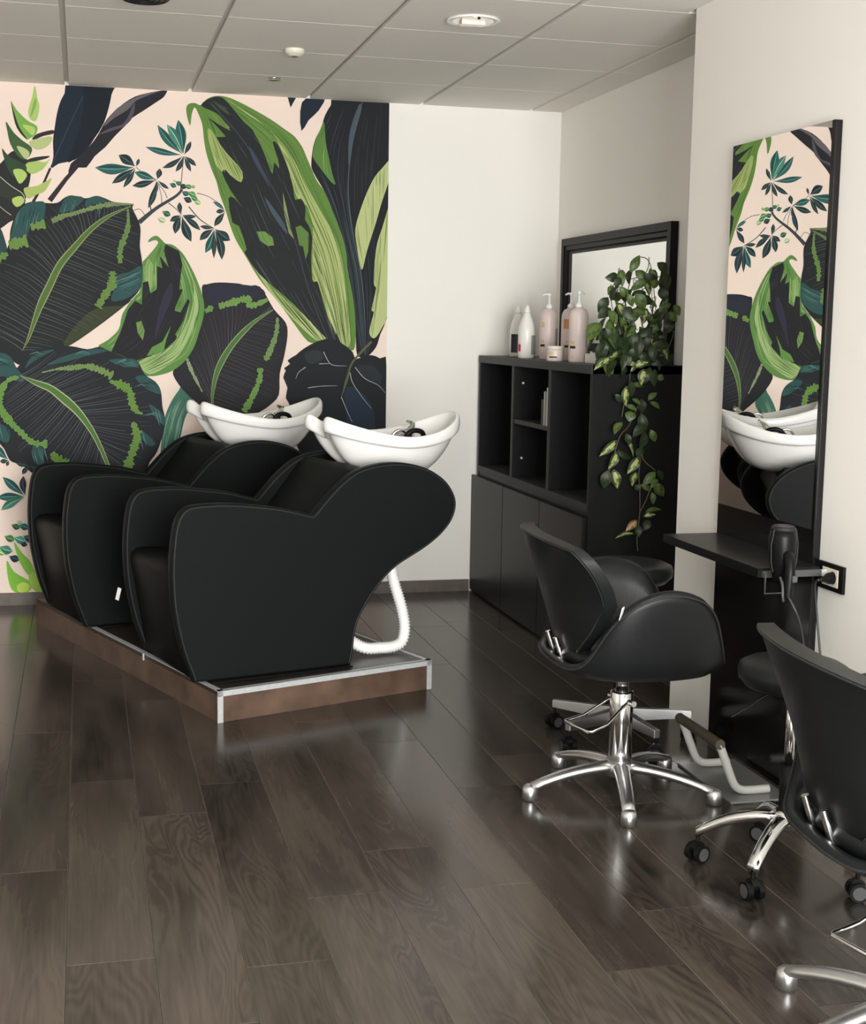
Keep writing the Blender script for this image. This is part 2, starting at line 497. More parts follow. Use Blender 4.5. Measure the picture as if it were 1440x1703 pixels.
def inside(p, poly):
    x, y = p; c = False; j = len(poly)-1
    for i in range(len(poly)):
        xi, yi = poly[i]; xj, yj = poly[j]
        if (yi > y) != (yj > y) and x < (xj-xi)*(y-yi)/(yj-yi)+xi: c = not c
        j = i
    return c
def clip_runs(P, test):
    runs = []; cur = []
    for p in P:
        if test(p): cur.append(p)
        else:
            if len(cur) > 2: runs.append(cur)
            cur = []
    if len(cur) > 2: runs.append(cur)
    return runs
def jag(P, cv, W, rgb, step=1.9):
    """ragged band of colour (variegation): pale rim, green core, dark flecks"""
    C = curve(P, cv, max(8, int(sum(math.hypot(a[0]-b[0], a[1]-b[1]) for a, b in zip(map(cv, P), map(cv, P[1:])))/step)))
    n = len(C); W0 = [lerpt(i/(n-1), [(j/(len(W)-1), W[j]) for j in range(len(W))])/3.8 for i in range(n)]
    Wd = [x*random.uniform(0.35, 1.25) for x in W0]
    rgb = tuple(int(v*k_) for v, k_ in zip(rgb, (0.97, 0.93, 0.95)))
    strip(C, [x+0.8 for x in Wd], tuple(int(v*0.55+96) for v in rgb))
    MU.layer += 1; strip(C, Wd, rgb); MU.layer += 1
    for i in range(2, n-2, 3):
        if random.random() < 0.5:
            k_ = W0[i]*0.4; o = random.uniform(-k_, k_)
            strip([(C[i][0]+o-1.2, C[i][1]+o), (C[i][0]+o, C[i][1]+o*0.5), (C[i][0]+o+1.4, C[i][1]+o+0.8)], [0.3, 1.0, 0.3], random.choice([(66, 96, 48), (140, 172, 100)]))
    MU.layer -= 2
def lens(a, b, wd, rgb, cv, rib=None, bend=0.08):
    a = cv(a); b = cv(b); a = (a[0]+(b[0]-a[0])*0.06, a[1]+(b[1]-a[1])*0.06); dx, dy = b[0]-a[0], b[1]-a[1]; n = 11
    wd *= 0.86
    bd = random.uniform(-bend, bend)
    C = []; W_ = []
    for i in range(n):
        t = i/(n-1); o = math.sin(t*PI)*bd
        C.append((a[0]+dx*t-dy*o, a[1]+dy*t+dx*o)); W_.append(wd/3.8*max(0.03, math.sin(PI*t**1.25)))
    strip(C, W_, rgb)
    MU.layer += 1
    strip(C, [x*0.07+0.25 for x in W_], rib or tuple(min(255, int(v*1.5+18)) for v in rgb))
    half = [(p[0]+(-dy)/math.hypot(dx, dy)*q*0.22, p[1]+dx/math.hypot(dx, dy)*q*0.22) for p, q in zip(C, W_)]
    strip(half[1:-1], [x*0.30 for x in W_[1:-1]], tuple(int(v*0.8) for v in rgb))
    MU.layer -= 1
def along(Lp, Rp, cvv, n, test, cols, wd, lo=0.1, hi=0.5):
    """streaks that follow a leaf between its two edges"""
    A = curve(Lp, cvv, 70); B = curve(Rp, cvv, 70)
    for _ in range(n):
        s_ = random.uniform(0.03, 0.97); t0 = random.uniform(0, 0.9); t1 = min(1, t0+random.uniform(lo, hi))
        i0, i1 = int(t0*69), int(t1*69)
        P = [(A[i][0]*(1-s_)+B[i][0]*s_, A[i][1]*(1-s_)+B[i][1]*s_) for i in range(i0, i1+1)]
        c = random.choice(cols)
        for r_ in clip_runs(P, test):
            m_ = len(r_); k_ = wd*random.uniform(0.5, 1.3)
            strip(r_, [k_*max(0.12, math.sin(PI*(i+0.5)/m_)) for i in range(m_)], c)
def veins(mid, bnd, cvv, n, fwd, cols, wd, test=None, part=(0.6, 1.0)):
    A = curve(mid, cvv, 60); B = curve(bnd, cvv, 60)
    for i in range(n):
        t = (i+0.5+random.uniform(-0.25, 0.25))/n
        a = A[int(t*59)]; q = min(max(t+fwd, 0), 1); b = B[int(q*59)]
        m_ = A[min(59, int((t+fwd*0.45)*59) if t+fwd*0.45 > 0 else 0)]
        cpt = (m_[0]*0.55+b[0]*0.45, m_[1]*0.55+b[1]*0.45)
        e = random.uniform(*part); P = []
        for j in range(13):
            u_ = j/12*e; P.append(((1-u_)**2*a[0]+2*u_*(1-u_)*cpt[0]+u_*u_*b[0], (1-u_)**2*a[1]+2*u_*(1-u_)*cpt[1]+u_*u_*b[1]))
        for r_ in (clip_runs(P, test) if test else [P]):
            strip(r_, [wd*(1-0.7*j/len(r_)) for j in range(len(r_))], random.choice(cols))

PINK = (240, 221, 209); DARK = (43, 46, 48); DARK2 = (37, 40, 43); NAVY = (36, 45, 57); TEAL = (52, 84, 83); TEALL = (86, 134, 120)
GRN = (94, 134, 66); GRND = (70, 104, 54); PALE = (184, 194, 136); LIME = (134, 190, 76); VEIN = (104, 106, 106); VEIN2 = (78, 82, 84)
ID = lambda p: p
# paper
o_ = MU; MU.v = []; MU.put([(XL+0.002, 0.064), (X1, 0.064), (X1, CZ-0.001), (XL+0.002, CZ-0.001)], PINK, [(0, 1, 2), (0, 2, 3)])
MU.layer += 1
# --- navy leaf and grey leaf at the top
shape([(465, 150), (745, 150), (742, 230), (720, 330), (690, 420), (640, 500), (590, 580), (520, 650), (460, 675), (390, 690), (340, 718), (355, 640), (352, 540), (365, 440), (378, 360), (400, 280), (430, 220)], c1, NAVY)
strip([(335, 718), (290, 820), (220, 945)], [4, 4, 5], (52, 46, 52), c1)
MU.layer += 1
shape([(560, 150), (745, 150), (742, 230), (690, 420), (590, 570), (500, 655), (450, 670), (520, 480), (560, 300)], c1, (33, 38, 45))
MU.layer += 1
strip(curve([(335, 715), (400, 570), (450, 460), (510, 330), (555, 240)], c1, 20), [1.2]*20, (58, 78, 92))
shape([(1113, 198), (1080, 202), (980, 220), (900, 242), (820, 290), (740, 360), (690, 425), (650, 500), (590, 580), (520, 650), (470, 690), (455, 770), (520, 715), (575, 715), (630, 640), (700, 580), (760, 510), (830, 440), (880, 385), (950, 340), (1040, 280), (1090, 245)], c1, (44, 45, 51), 2)
strip([(520, 700), (440, 790), (330, 935)], [6, 7, 9], (56, 48, 56), c1)
MU.layer += 1
shape([(1060, 206), (960, 225), (880, 260), (780, 320), (720, 390), (692, 440), (760, 385), (850, 330), (900, 275), (960, 245)], c1, (104, 99, 104))
shape([(650, 497), (740, 450), (810, 430), (850, 380), (870, 330), (898, 285), (882, 380), (825, 440), (740, 472)], c1, (86, 82, 88))
MU.layer += 1
# --- sprig of small leaves
for P, W_ in (([(925, 1080), (1040, 985), (1170, 905), (1212, 858)], [8, 6, 5, 4]), ([(1200, 870), (1210, 760), (1222, 640)], [1.5, 1.3, 1]),
              ([(1112, 918), (1090, 870), (1048, 815)], [1.2, 1, 1]), ([(1075, 955), (1072, 900), (1050, 812)], [1.2, 1, 1]), ([(1005, 1000), (1000, 940), (1040, 810)], [2, 1.5, 1]),
              ([(1120, 950), (1170, 990), (1206, 1030)], [1.5, 1.2, 1]), ([(1255, 975), (1330, 1060), (1425, 1122)], [1.8, 1.6, 1.2]), ([(1310, 885), (1380, 905), (1450, 950)], [1.2, 1, 1]),
              ([(890, 1000), (930, 992), (962, 1030)], [1, 1, 1]), ([(1040, 800), (960, 760), (905, 712)], [1.3, 1, 1])):
    strip(curve(P, c1, 14), [lerpt(i/13, [(j/(len(W_)-1), W_[j]) for j in range(len(W_))]) for i in range(14)], (62, 72, 74))
MU.layer += 1
LD = (47, 64, 66); LT = (54, 98, 93)
for ctr, tips in (((1222, 635), [((968, 578), 48, LT), ((1110, 430), 70, TEALL), ((1048, 432), 62, LT), ((1185, 398), 78, LT), ((1270, 540), 34, LD), ((1305, 705), 34, LD), ((1270, 742), 32, LD), ((1168, 742), 36, LD), ((1080, 717), 40, LD)]),
                  ((905, 712), [((633, 715), 80, LT), ((790, 632), 70, LD), ((745, 820), 56, LD), ((820, 848), 40, LD), ((925, 655), 24, LD)]),
                  ((1045, 797), [((895, 745), 56, LT), ((880, 836), 50, LD), ((1062, 722), 44, LD), ((1124, 857), 26, LD), ((985, 985), 46, LD), ((1035, 892), 30, LD)]),
                  ((1206, 1030), [((1130, 1072), 40, LD), ((1165, 1155), 56, LD), ((1272, 1207), 66, LD), ((1332, 1132), 44, LD), ((1305, 1038), 30, LD), ((1195, 945), 36, LD)])):
    for tip, wd, cc in tips:
        lens(ctr, tip, wd, cc, c1)
        MU.layer += 0.1
for ctr, tips in (((225, 1000), [((130, 985), 30, LD), ((128, 1078), 52, LD), ((165, 1162), 60, LT), ((222, 1198), 36, LD), ((275, 1208), 60, LD), ((330, 1080), 70, LD)]), ((300, 885), [((236, 890), 34, LD), ((225, 985), 46, LD), ((215, 822), 28, LT)])):
    for tip, wd, cc in tips: lens(ctr, tip, wd, cc, c2); MU.layer += 0.1
for (bx, by, br, cc) in ((1148, 830, 24, LT), (1185, 815, 22, (60, 110, 84)), (1215, 835, 26, LD), (1250, 838, 24, (92, 140, 92)), (1282, 840, 16, (128, 170, 100)), (1275, 885, 30, (96, 150, 92)), (1232, 880, 26, LT), (1245, 925, 30, LD), (1290, 915, 26, (84, 140, 96)), (1308, 945, 26, (164, 200, 128)), (1105, 1015, 30, (60, 100, 84)), (1072, 1058, 30, (190, 206, 160)), (1160, 800, 12, (160, 196, 120))):
    lens((bx-br, by-br*0.4), (bx+br, by+br*0.6), br*1.5, cc, c1); MU.layer += 0.1
MU.layer += 1
# --- heliconia
shape([(-60, 700), (0, 690), (60, 622), (110, 605), (180, 660), (205, 760), (175, 900), (160, 980), (120, 1040), (60, 1080), (-60, 1120)], c1, (49, 51, 50))
MU.layer += 1
for P, cc in (([(215, 522), (250, 490), (350, 465), (355, 490), (290, 505), (230, 530)], (58, 54, 50)), ([(192, 548), (240, 525), (345, 508), (330, 560), (280, 592), (230, 592)], PALE),
              ([(185, 662), (240, 645), (330, 638), (300, 658), (190, 680)], (52, 56, 50)), ([(172, 692), (230, 668), (300, 680), (332, 655), (290, 722), (220, 757), (178, 737)], (168, 196, 112)),
              ([(163, 850), (240, 838), (300, 810), (345, 785), (300, 870), (250, 892), (190, 922), (165, 890)], (172, 190, 112)),
              ([(232, 168), (250, 260), (262, 312), (242, 402), (200, 392), (188, 335), (213, 250)], (172, 198, 116)), ([(72, 272), (110, 330), (180, 400), (246, 440), (240, 490), (205, 517), (180, 522), (130, 450), (100, 390)], (122, 170, 78)),
              ([(40, 408), (90, 480), (150, 535), (210, 580), (205, 625), (170, 662), (120, 640), (70, 560), (50, 480)], (68, 98, 62)), ([(12, 588), (60, 640), (140, 680), (176, 710), (165, 750), (100, 782), (50, 720)], (56, 76, 58)),
              ([(-40, 750), (0, 772), (70, 832), (150, 882), (166, 922), (140, 972), (80, 932), (-40, 880)], (54, 62, 54))):
    shape(P, c1, cc); MU.layer += 0.15
MU.layer += 1
for P, cc in (([(72, 272), (95, 350), (130, 450), (186, 532), (140, 492), (100, 420)], (48, 58, 46)), ([(112, 572), (170, 590), (197, 622), (175, 660), (140, 627)], PALE), ([(88, 732), (140, 725), (180, 760), (160, 802), (130, 822), (105, 782)], (178, 202, 116)),
              ([(82, 922), (140, 905), (162, 942), (120, 977), (90, 960)], (178, 198, 112)), ([(205, 380), (240, 300), (235, 250), (212, 330)], (132, 172, 84)), ([(150, 430), (230, 450), (222, 500), (190, 480)], (176, 204, 116))):
    shape(P, c1, cc)
strip(curve([(0, 775), (70, 835), (150, 888), (164, 930)], c1, 12), [1.2]*12, (190, 190, 176))
strip(curve([(-10, 965), (30, 1000), (75, 1032)], c1, 8), [1]*8, (190, 190, 176))
MU.layer += 1
# --- small navy leaves at the ceiling
shape([(713, 120), (768, 120), (732, 197)], c2, NAVY, 1); shape([(835, 120), (960, 120), (920, 215), (852, 280), (805, 352), (796, 220)], c2, NAVY, 2)
MU.layer += 1
# --- tall leaf on the right edge
T2 = shape([(1040, 130), (1400, 130), (1410, 400), (1410, 1000), (1400, 1500), (1330, 1700), (1300, 1790), (1240, 1850), (1175, 1843), (1165, 1700), (1150, 1500), (1110, 1260), (1080, 1080), (1010, 880), (960, 760), (880, 620), (870, 560), (880, 470), (900, 400), (935, 330), (960, 250), (1000, 180)], c2, DARK2)
MU.layer += 1
G2a = shape([(955, 290), (930, 340), (900, 410), (883, 480), (880, 525), (930, 600), (1000, 690), (1030, 705), (1010, 640), (985, 520), (965, 420)], c2, (92, 130, 66))
G2b = shape([(1400, 540), (1340, 600), (1290, 660), (1240, 760), (1195, 880), (1163, 1000), (1170, 1100), (1195, 1250), (1212, 1265), (1240, 1150), (1300, 960), (1340, 820), (1400, 640)], c2, PALE)
G2c = shape([(1400, 850), (1340, 1000), (1300, 1140), (1285, 1360), (1300, 1400), (1270, 1540), (1285, 1560), (1255, 1690), (1290, 1730), (1340, 1660), (1400, 1520), (1410, 1200)], c2, PALE)
MU.layer += 1
L2 = [(1010, 170), (900, 410), (880, 600), (1010, 880), (1110, 1260), (1165, 1650), (1200, 1840)]; M2 = [(1210, 150), (1140, 450), (1115, 750), (1150, 1050), (1200, 1300), (1225, 1600), (1228, 1840)]
R2 = [(1410, 150), (1410, 500), (1390, 900), (1360, 1200), (1330, 1450), (1290, 1700), (1250, 1840)]
along(M2, L2, c2, 60, lambda p: inside(p, T2) and not inside(p, G2a), [(62, 72, 82), (52, 58, 64), (70, 78, 84)], 0.9)
along(M2, R2, c2, 70, lambda p: inside(p, G2b) or inside(p, G2c), [(118, 132, 84), (96, 116, 66), (206, 212, 160)], 0.9, 0.1, 0.35)
along(M2, L2, c2, 30, lambda p: inside(p, G2a), [(60, 90, 48), (150, 176, 100)], 1.0, 0.1, 0.3)
along(M2, R2, c2, 30, lambda p: inside(p, T2) and not (inside(p, G2b) or inside(p, G2c)), [(58, 64, 68)], 0.8)
shape([(1185, 180), (1205, 200), (1170, 330), (1140, 450), (1120, 580), (1115, 480), (1130, 340)], c2, (76, 88, 98))
strip(curve(M2, c2, 40), [1.4]*40, (84, 96, 104))
MU.layer += 1
# --- tall striped leaf with the hooked tip
T1 = shape([(65, 315), (45, 260), (38, 200), (55, 172), (95, 166), (135, 180), (175, 140), (230, 120), (290, 122), (360, 145), (470, 200), (600, 275), (700, 345), (760, 390), (810, 460), (840, 530), (870, 600), (905, 680), (960, 760), (1010, 880), (1050, 980), (1085, 1080), (1105, 1180), (1110, 1260), (1130, 1370), (1150, 1480), (1162, 1600), (1165, 1720), (1150, 1810), (1080, 1790), (1000, 1760), (920, 1760), (848, 1752), (760, 1640), (680, 1530), (600, 1430), (520, 1330), (430, 1180), (370, 1080), (330, 980), (300, 880), (260, 770), (240, 690), (200, 590), (170, 490), (155, 400), (145, 310), (120, 240), (95, 195), (75, 240)], c2, (98, 134, 66))
MU.layer += 1
P1a = shape([(300, 135), (420, 215), (560, 315), (640, 410), (700, 570), (745, 710), (780, 800), (840, 850), (862, 910), (880, 1010), (878, 1330), (920, 1390), (960, 1500), (1000, 1660), (1090, 1780), (1130, 1740), (1100, 1450), (1070, 1200), (1020, 1040), (930, 880), (840, 720), (750, 540), (610, 360), (450, 245)], c2, (170, 182, 118))
P1b = shape([(185, 330), (260, 430), (335, 520), (410, 625), (402, 692), (330, 645), (280, 625), (225, 560), (190, 450)], c2, (160, 174, 108))
P1c = shape([(470, 1220), (600, 1385), (720, 1490), (860, 1610), (965, 1730), (900, 1742), (770, 1625), (640, 1480), (540, 1340)], c2, (172, 184, 124))
MU.layer += 1
D1 = shape([(135, 182), (180, 142), (235, 124), (285, 135), (350, 205), (420, 290), (480, 345), (512, 420), (500, 380), (548, 480), (578, 560), (612, 640), (622, 560), (655, 602), (648, 540), (612, 425), (645, 440), (685, 520), (722, 620), (748, 720), (762, 810), (800, 800), (832, 860), (828, 940), (852, 980), (876, 1062), (868, 1180), (876, 1345), (905, 1350), (922, 1385), (945, 1480), (985, 1600), (1040, 1700), (1070, 1790), (985, 1745), (880, 1640), (760, 1510), (640, 1405), (520, 1300), (425, 1160), (440, 1140), (390, 985), (345, 960), (318, 800), (360, 800), (412, 862), (332, 745), (276, 628), (302, 612), (330, 645), (402, 695), (412, 622), (345, 540), (300, 490), (238, 392), (302, 390), (190, 268), (240, 300), (302, 335), (330, 345), (260, 250), (200, 215)], c2, DARK, 2)
MU.layer += 1
shape([(505, 1020), (560, 1020), (612, 1060), (622, 1112), (580, 1117), (530, 1082)], c2, (110, 146, 76), 1); shape([(765, 992), (800, 980), (852, 1030), (850, 1150), (832, 1205), (815, 1120), (790, 1112)], c2, (96, 128, 66), 1)
shape([(200, 225), (260, 260), (330, 330), (298, 335), (240, 290)], c2, (110, 138, 74), 1); shape([(210, 150), (300, 200), (330, 250), (270, 210)], c2, (70, 84, 62), 1)
shape([(680, 760), (705, 860), (725, 960), (752, 1070), (720, 1030), (690, 900)], c2, (136, 152, 96), 1)
shape([(455, 450), (510, 530), (560, 640), (600, 740), (540, 640), (480, 540)], c2, (62, 70, 92), 2); shape([(560, 790), (630, 880), (690, 970), (710, 1040), (640, 950), (590, 870)], c2, (74, 86, 98), 2)
MU.layer += 1
A1 = [(130, 185), (150, 330), (200, 590), (300, 880), (430, 1180), (640, 1480), (900, 1745)]; B1 = [(230, 125), (470, 205), (760, 395), (905, 680), (1080, 1080), (1130, 1400), (1150, 1800)]
ing = lambda p: inside(p, T1) and not inside(p, D1)
along(A1, B1, c2, 300, ing, [(70, 104, 50), (84, 118, 58), (120, 146, 84), (66, 92, 48)], 1.0, 0.1, 0.4)
along(A1, B1, c2, 140, lambda p: inside(p, P1a) or inside(p, P1b) or inside(p, P1c), [(198, 206, 150), (206, 212, 164), (120, 142, 78)], 0.9, 0.1, 0.35)
along(A1, B1, c2, 90, lambda p: inside(p, D1), [(66, 72, 80), (74, 80, 82), (58, 64, 72), (92, 98, 98)], 0.7, 0.05, 0.2)
strip(curve([(200, 160), (420, 420), (640, 780), (760, 1080), (850, 1400), (980, 1740)], c2, 50), [1.2]*50, (70, 78, 84))
MU.layer += 1
# --- teal ribbon leaf behind the basin
TR = shape([(1040, 660), (1060, 520), (1100, 420), (1150, 345), (1172, 325), (1245, 415), (1200, 500), (1180, 560), (1150, 690), (1120, 800), (1040, 780)], c4, (72, 116, 100))
MU.layer += 1
along([(1160, 335), (1075, 500), (1042, 680), (1040, 780)], [(1240, 412), (1190, 520), (1160, 650), (1125, 800)], c4, 50, lambda p: inside(p, TR), [(54, 90, 80), (118, 158, 140), (150, 182, 160), (62, 104, 88)], 1.0, 0.2, 0.8)
MU.layer += 1
# --- dark leaf in the middle
T5 = shape([(300, 275), (330, 256), (400, 245), (520, 252), (560, 268), (640, 270), (720, 400), (790, 480), (800, 560), (780, 680), (755, 780), (750, 900), (700, 960), (640, 1000), (560, 1040), (440, 1060), (380, 1030), (250, 930), (180, 860), (135, 790), (140, 750), (200, 690), (270, 560), (310, 420)], c5, (47, 46, 50))
MU.layer += 1
shape([(310, 290), (400, 250), (520, 256), (640, 275), (670, 320), (600, 340), (560, 320), (480, 340), (400, 370), (340, 360)], c5, (48, 49, 62))
mid5 = [(365, 1000), (362, 900), (385, 780), (430, 680), (500, 580), (600, 480), (715, 405)]
in5 = lambda p: inside(p, T5)
veins(mid5, [(240, 920), (150, 790), (200, 690), (290, 520), (320, 380), (480, 300), (700, 370)], c5, 30, 0.22, [VEIN2, (70, 66, 74), (92, 90, 94)], 0.8, in5)
veins(mid5, [(440, 1040), (600, 1010), (730, 930), (760, 760), (790, 620), (800, 540), (740, 430)], c5, 34, 0.06, [VEIN2, (66, 66, 70), (84, 84, 86)], 0.7, in5)
MU.layer += 1
jag([(400, 385), (470, 365), (560, 340), (590, 380), (685, 345)], c5, [34, 44, 46, 40, 20], (112, 160, 78)); jag([(320, 415), (365, 388)], c5, [20, 44], (104, 152, 74))
jag([(742, 450), (735, 540), (700, 640), (670, 700)], c5, [14, 30, 38, 36], (112, 152, 84)); jag([(640, 745), (640, 800), (615, 870), (580, 940), (545, 1000)], c5, [30, 36, 34, 42, 40], (108, 158, 76))
jag([(213, 690), (240, 760), (270, 820), (302, 882)], c5, [14, 24, 12, 5], (140, 164, 120)); jag([(370, 970), (400, 1020), (520, 1015)], c5, [16, 20, 20], (96, 140, 70))
MU.layer += 3
strip(curve(mid5, c5, 40), [lerpt(i/39, [(0, 2), (.1, 4), (.4, 11), (.7, 9), (1, 2)]) for i in range(40)], (136, 158, 112))
MU.layer += 1
strip(curve(mid5, c5, 40), [lerpt(i/39, [(0, 1), (.1, 2.6), (.4, 8), (.7, 6), (1, 1)]) for i in range(40)], (80, 112, 62))
MU.layer += 1
# --- dark lobed leaves on the right behind the basin
T6 = shape([(775, 800), (790, 760), (780, 745), (815, 720), (800, 700), (850, 668), (870, 650), (930, 610), (1020, 575), (1100, 590), (1180, 650), (1200, 692), (1280, 668), (1340, 688), (1400, 735), (1400, 1300), (900, 1300), (830, 1000), (790, 920), (800, 860)], c5, (38, 42, 45), 2)
MU.layer += 1
shape([(1130, 900), (1200, 860), (1290, 960), (1310, 1090), (1290, 1300), (1200, 1300)], c5, (44, 55, 70))
shape([(900, 660), (980, 640), (1010, 690), (930, 720)], c5, (50, 56, 58)); shape([(1200, 740), (1290, 730), (1350, 790), (1330, 840), (1250, 800)], c5, (46, 52, 58))
MU.layer += 1
for P in ([(1010, 650), (1045, 715), (1080, 730), (1145, 732)], [(1195, 740), (1250, 805), (1330, 845), (1370, 890)], [(1115, 915), (1150, 1000), (1178, 1060)], [(905, 740), (865, 770), (848, 808)], [(1165, 770), (1180, 830), (1240, 920), (1290, 980)], [(920, 860), (1000, 850), (1090, 848)], [(985, 720), (1050, 718)]):
    strip(curve(P, c5, 14), [1.3, 1.3, 1.2, 1.2, 1.1, 1, 1, 1, 1, .9, .8, .7, .6, .5], (168, 170, 168))
strip(curve([(1290, 590), (1180, 710), (1150, 800), (1112, 925)], c5, 16), [4, 4, 4, 4, 3.6, 3.4, 3.2, 3, 3, 3, 4, 4, 3, 2, 1.5, 1], (92, 98, 70))
MU.layer += 1
# --- hooked leaf in the middle left
T3 = shape([(985, 412), (1000, 385), (1040, 368), (1075, 395), (1100, 420), (1150, 430), (1210, 480), (1260, 560), (1300, 640), (1335, 730), (1358, 830), (1350, 920), (1320, 1020), (1290, 1110), (1230, 1200), (1150, 1265), (1060, 1295), (990, 1302), (920, 1290), (860, 1230), (760, 1180), (650, 1112), (720, 1060), (790, 990), (810, 900), (850, 830), (900, 770), (935, 720), (945, 560), (970, 520), (1030, 450), (1052, 412), (1028, 398)], c3, (96, 138, 74))
MU.layer += 1
P3 = shape([(1215, 520), (1262, 610), (1290, 720), (1275, 850), (1235, 960), (1180, 1060), (1080, 1140), (925, 1205), (990, 1290), (1100, 1240), (1190, 1160), (1250, 1060), (1295, 950), (1325, 830), (1300, 690), (1260, 580)], c3, (160, 184, 124))
P3b = shape([(985, 520), (1020, 560), (1015, 680), (1000, 745), (960, 660), (955, 580)], c3, (140, 172, 104), 1)
MU.layer += 1
D3 = shape([(1100, 425), (1190, 470), (1212, 560), (1200, 640), (1193, 725), (1217, 725), (1165, 845), (1162, 868), (1200, 878), (1250, 785), (1262, 805), (1222, 930), (1165, 1025), (1182, 1050), (1100, 1120), (1000, 1170), (900, 1200), (740, 1140), (800, 1010), (825, 940), (850, 860), (898, 800), (942, 825), (950, 680), (985, 670), (1000, 752), (1042, 725), (1045, 570), (1080, 585), (1060, 500), (1122, 580), (1090, 470)], c3, (42, 42, 46), 1)
MU.layer += 1
shape([(905, 945), (940, 935), (962, 1000), (950, 1065), (915, 1012)], c3, (112, 148, 80), 1); shape([(975, 1168), (1010, 1110), (1080, 1072), (1142, 958), (1105, 1060), (1090, 1130), (1040, 1160)], c3, (100, 142, 76), 1)
shape([(1090, 760), (1140, 680), (1150, 760), (1110, 860), (1060, 980), (1030, 1060), (1050, 900)], c3, (54, 52, 70)); shape([(1010, 600), (1030, 640), (1030, 700), (1010, 720)], c3, (126, 160, 96), 1)
MU.layer += 1
A3 = [(1070, 400), (960, 530), (940, 720), (850, 840), (800, 980), (700, 1090)]; B3 = [(1100, 420), (1230, 510), (1330, 730), (1350, 900), (1260, 1160), (1000, 1300)]
along(A3, B3, c3, 220, lambda p: inside(p, T3) and not inside(p, D3), [(72, 108, 54), (120, 156, 92), (62, 92, 50), (176, 194, 138)], 1.0, 0.1, 0.4)
along(A3, B3, c3, 70, lambda p: inside(p, D3), [(62, 60, 76), (70, 72, 70), (56, 58, 62)], 0.7, 0.05, 0.2)
MU.layer += 1
# --- big leaf, upper left
shape([(-300, 220), (-60, 270), (0, 310), (40, 420), (52, 500), (20, 570), (-60, 640), (-300, 700)], c3, (50, 72, 74))
MU.layer += 1
TG = shape([(60, 420), (70, 330), (110, 210), (160, 160), (230, 140), (300, 150), (380, 150), (430, 115), (480, 100), (570, 120), (640, 103), (700, 120), (760, 145), (885, 157), (880, 185), (925, 280), (935, 340), (930, 440), (945, 540), (945, 680), (920, 740), (870, 795), (810, 850), (640, 980), (470, 1095), (350, 1140), (160, 1230), (40, 1180), (-200, 1100), (-420, 900), (-400, 600), (-120, 560), (0, 540)], c3, DARK)
MU.layer += 1
for P in ([(72, 400), (80, 330), (115, 220), (165, 165), (230, 143), (302, 152), (285, 280), (250, 290), (205, 300), (175, 380), (110, 380)], [(395, 205), (432, 120), (480, 103), (560, 121), (480, 195), (420, 215)], [(575, 128), (640, 106), (692, 120), (705, 150), (625, 160), (570, 178)], [(775, 635), (860, 610), (938, 570), (942, 680), (918, 735), (830, 790), (740, 800), (765, 710)]):
    shape(P, c3, TEAL)
shape([(640, 852), (820, 832), (868, 800), (640, 976), (470, 1092), (425, 1080), (520, 945)], c3, (62, 70, 50))
MU.layer += 1
inG = lambda p: inside(p, TG)
midG = [(150, 1130), (190, 1050), (260, 850), (330, 700), (400, 560), (500, 440), (600, 330), (720, 240), (870, 172)]
veins(midG, [(0, 1150), (-300, 900), (-250, 600), (0, 560), (60, 420), (140, 200), (300, 150), (480, 110), (700, 125)], c3, 46, 0.16, [VEIN, VEIN2, (90, 94, 96)], 1.0, inG)
veins(midG, [(250, 1170), (420, 1100), (640, 980), (820, 830), (930, 700), (940, 560), (930, 420), (930, 300), (890, 190)], c3, 46, 0.05, [VEIN, VEIN2, (96, 98, 98)], 0.9, inG)
for _ in range(40):
    x_, y_ = random.choice([(150, 230), (240, 200), (450, 150), (640, 130), (860, 690), (850, 650)]); x_ += random.uniform(-60, 60); y_ += random.uniform(-30, 30)
    P = [c3((x_, y_)), c3((x_-12, y_+40)), c3((x_-18, y_+85))] if y_ < 400 else [c3((x_-70, y_+25)), c3((x_, y_)), c3((x_+60, y_-30))]
    for r_ in clip_runs(P, inG): strip(r_, [0.6, 1.6, 0.5], random.choice([(74, 112, 108), (40, 58, 60), (84, 124, 116)]))
MU.layer += 1
jag([(885, 160), (740, 160), (640, 178), (560, 200), (480, 225), (420, 238), (345, 272)], c3, [6, 18, 34, 26, 24, 46, 34], (120, 148, 88)); jag([(205, 312), (300, 290)], c3, [44, 56], (112, 150, 74)); jag([(60, 432), (182, 402)], c3, [56, 72], (112, 150, 74)); jag([(-10, 520), (52, 488)], c3, [60, 24], (104, 146, 74))
jag([(850, 190), (852, 300), (830, 380), (800, 460), (800, 552)], c3, [8, 26, 34, 42, 26], (104, 142, 72)); jag([(748, 605), (745, 690), (700, 760), (650, 842)], c3, [48, 56, 46, 56], (106, 146, 70))
MU.layer += 3
strip(curve(midG, c3, 50), [lerpt(i/49, [(0, 1), (.08, 5), (.3, 13), (.55, 12), (.8, 8), (1, 1.5)]) for i in range(50)], (146, 158, 112))
MU.layer += 1
strip(curve(midG, c3, 50), [lerpt(i/49, [(0, .5), (.08, 3), (.3, 9.5), (.55, 8.5), (.8, 5.5), (1, .6)]) for i in range(50)], (86, 112, 58))
MU.layer += 1
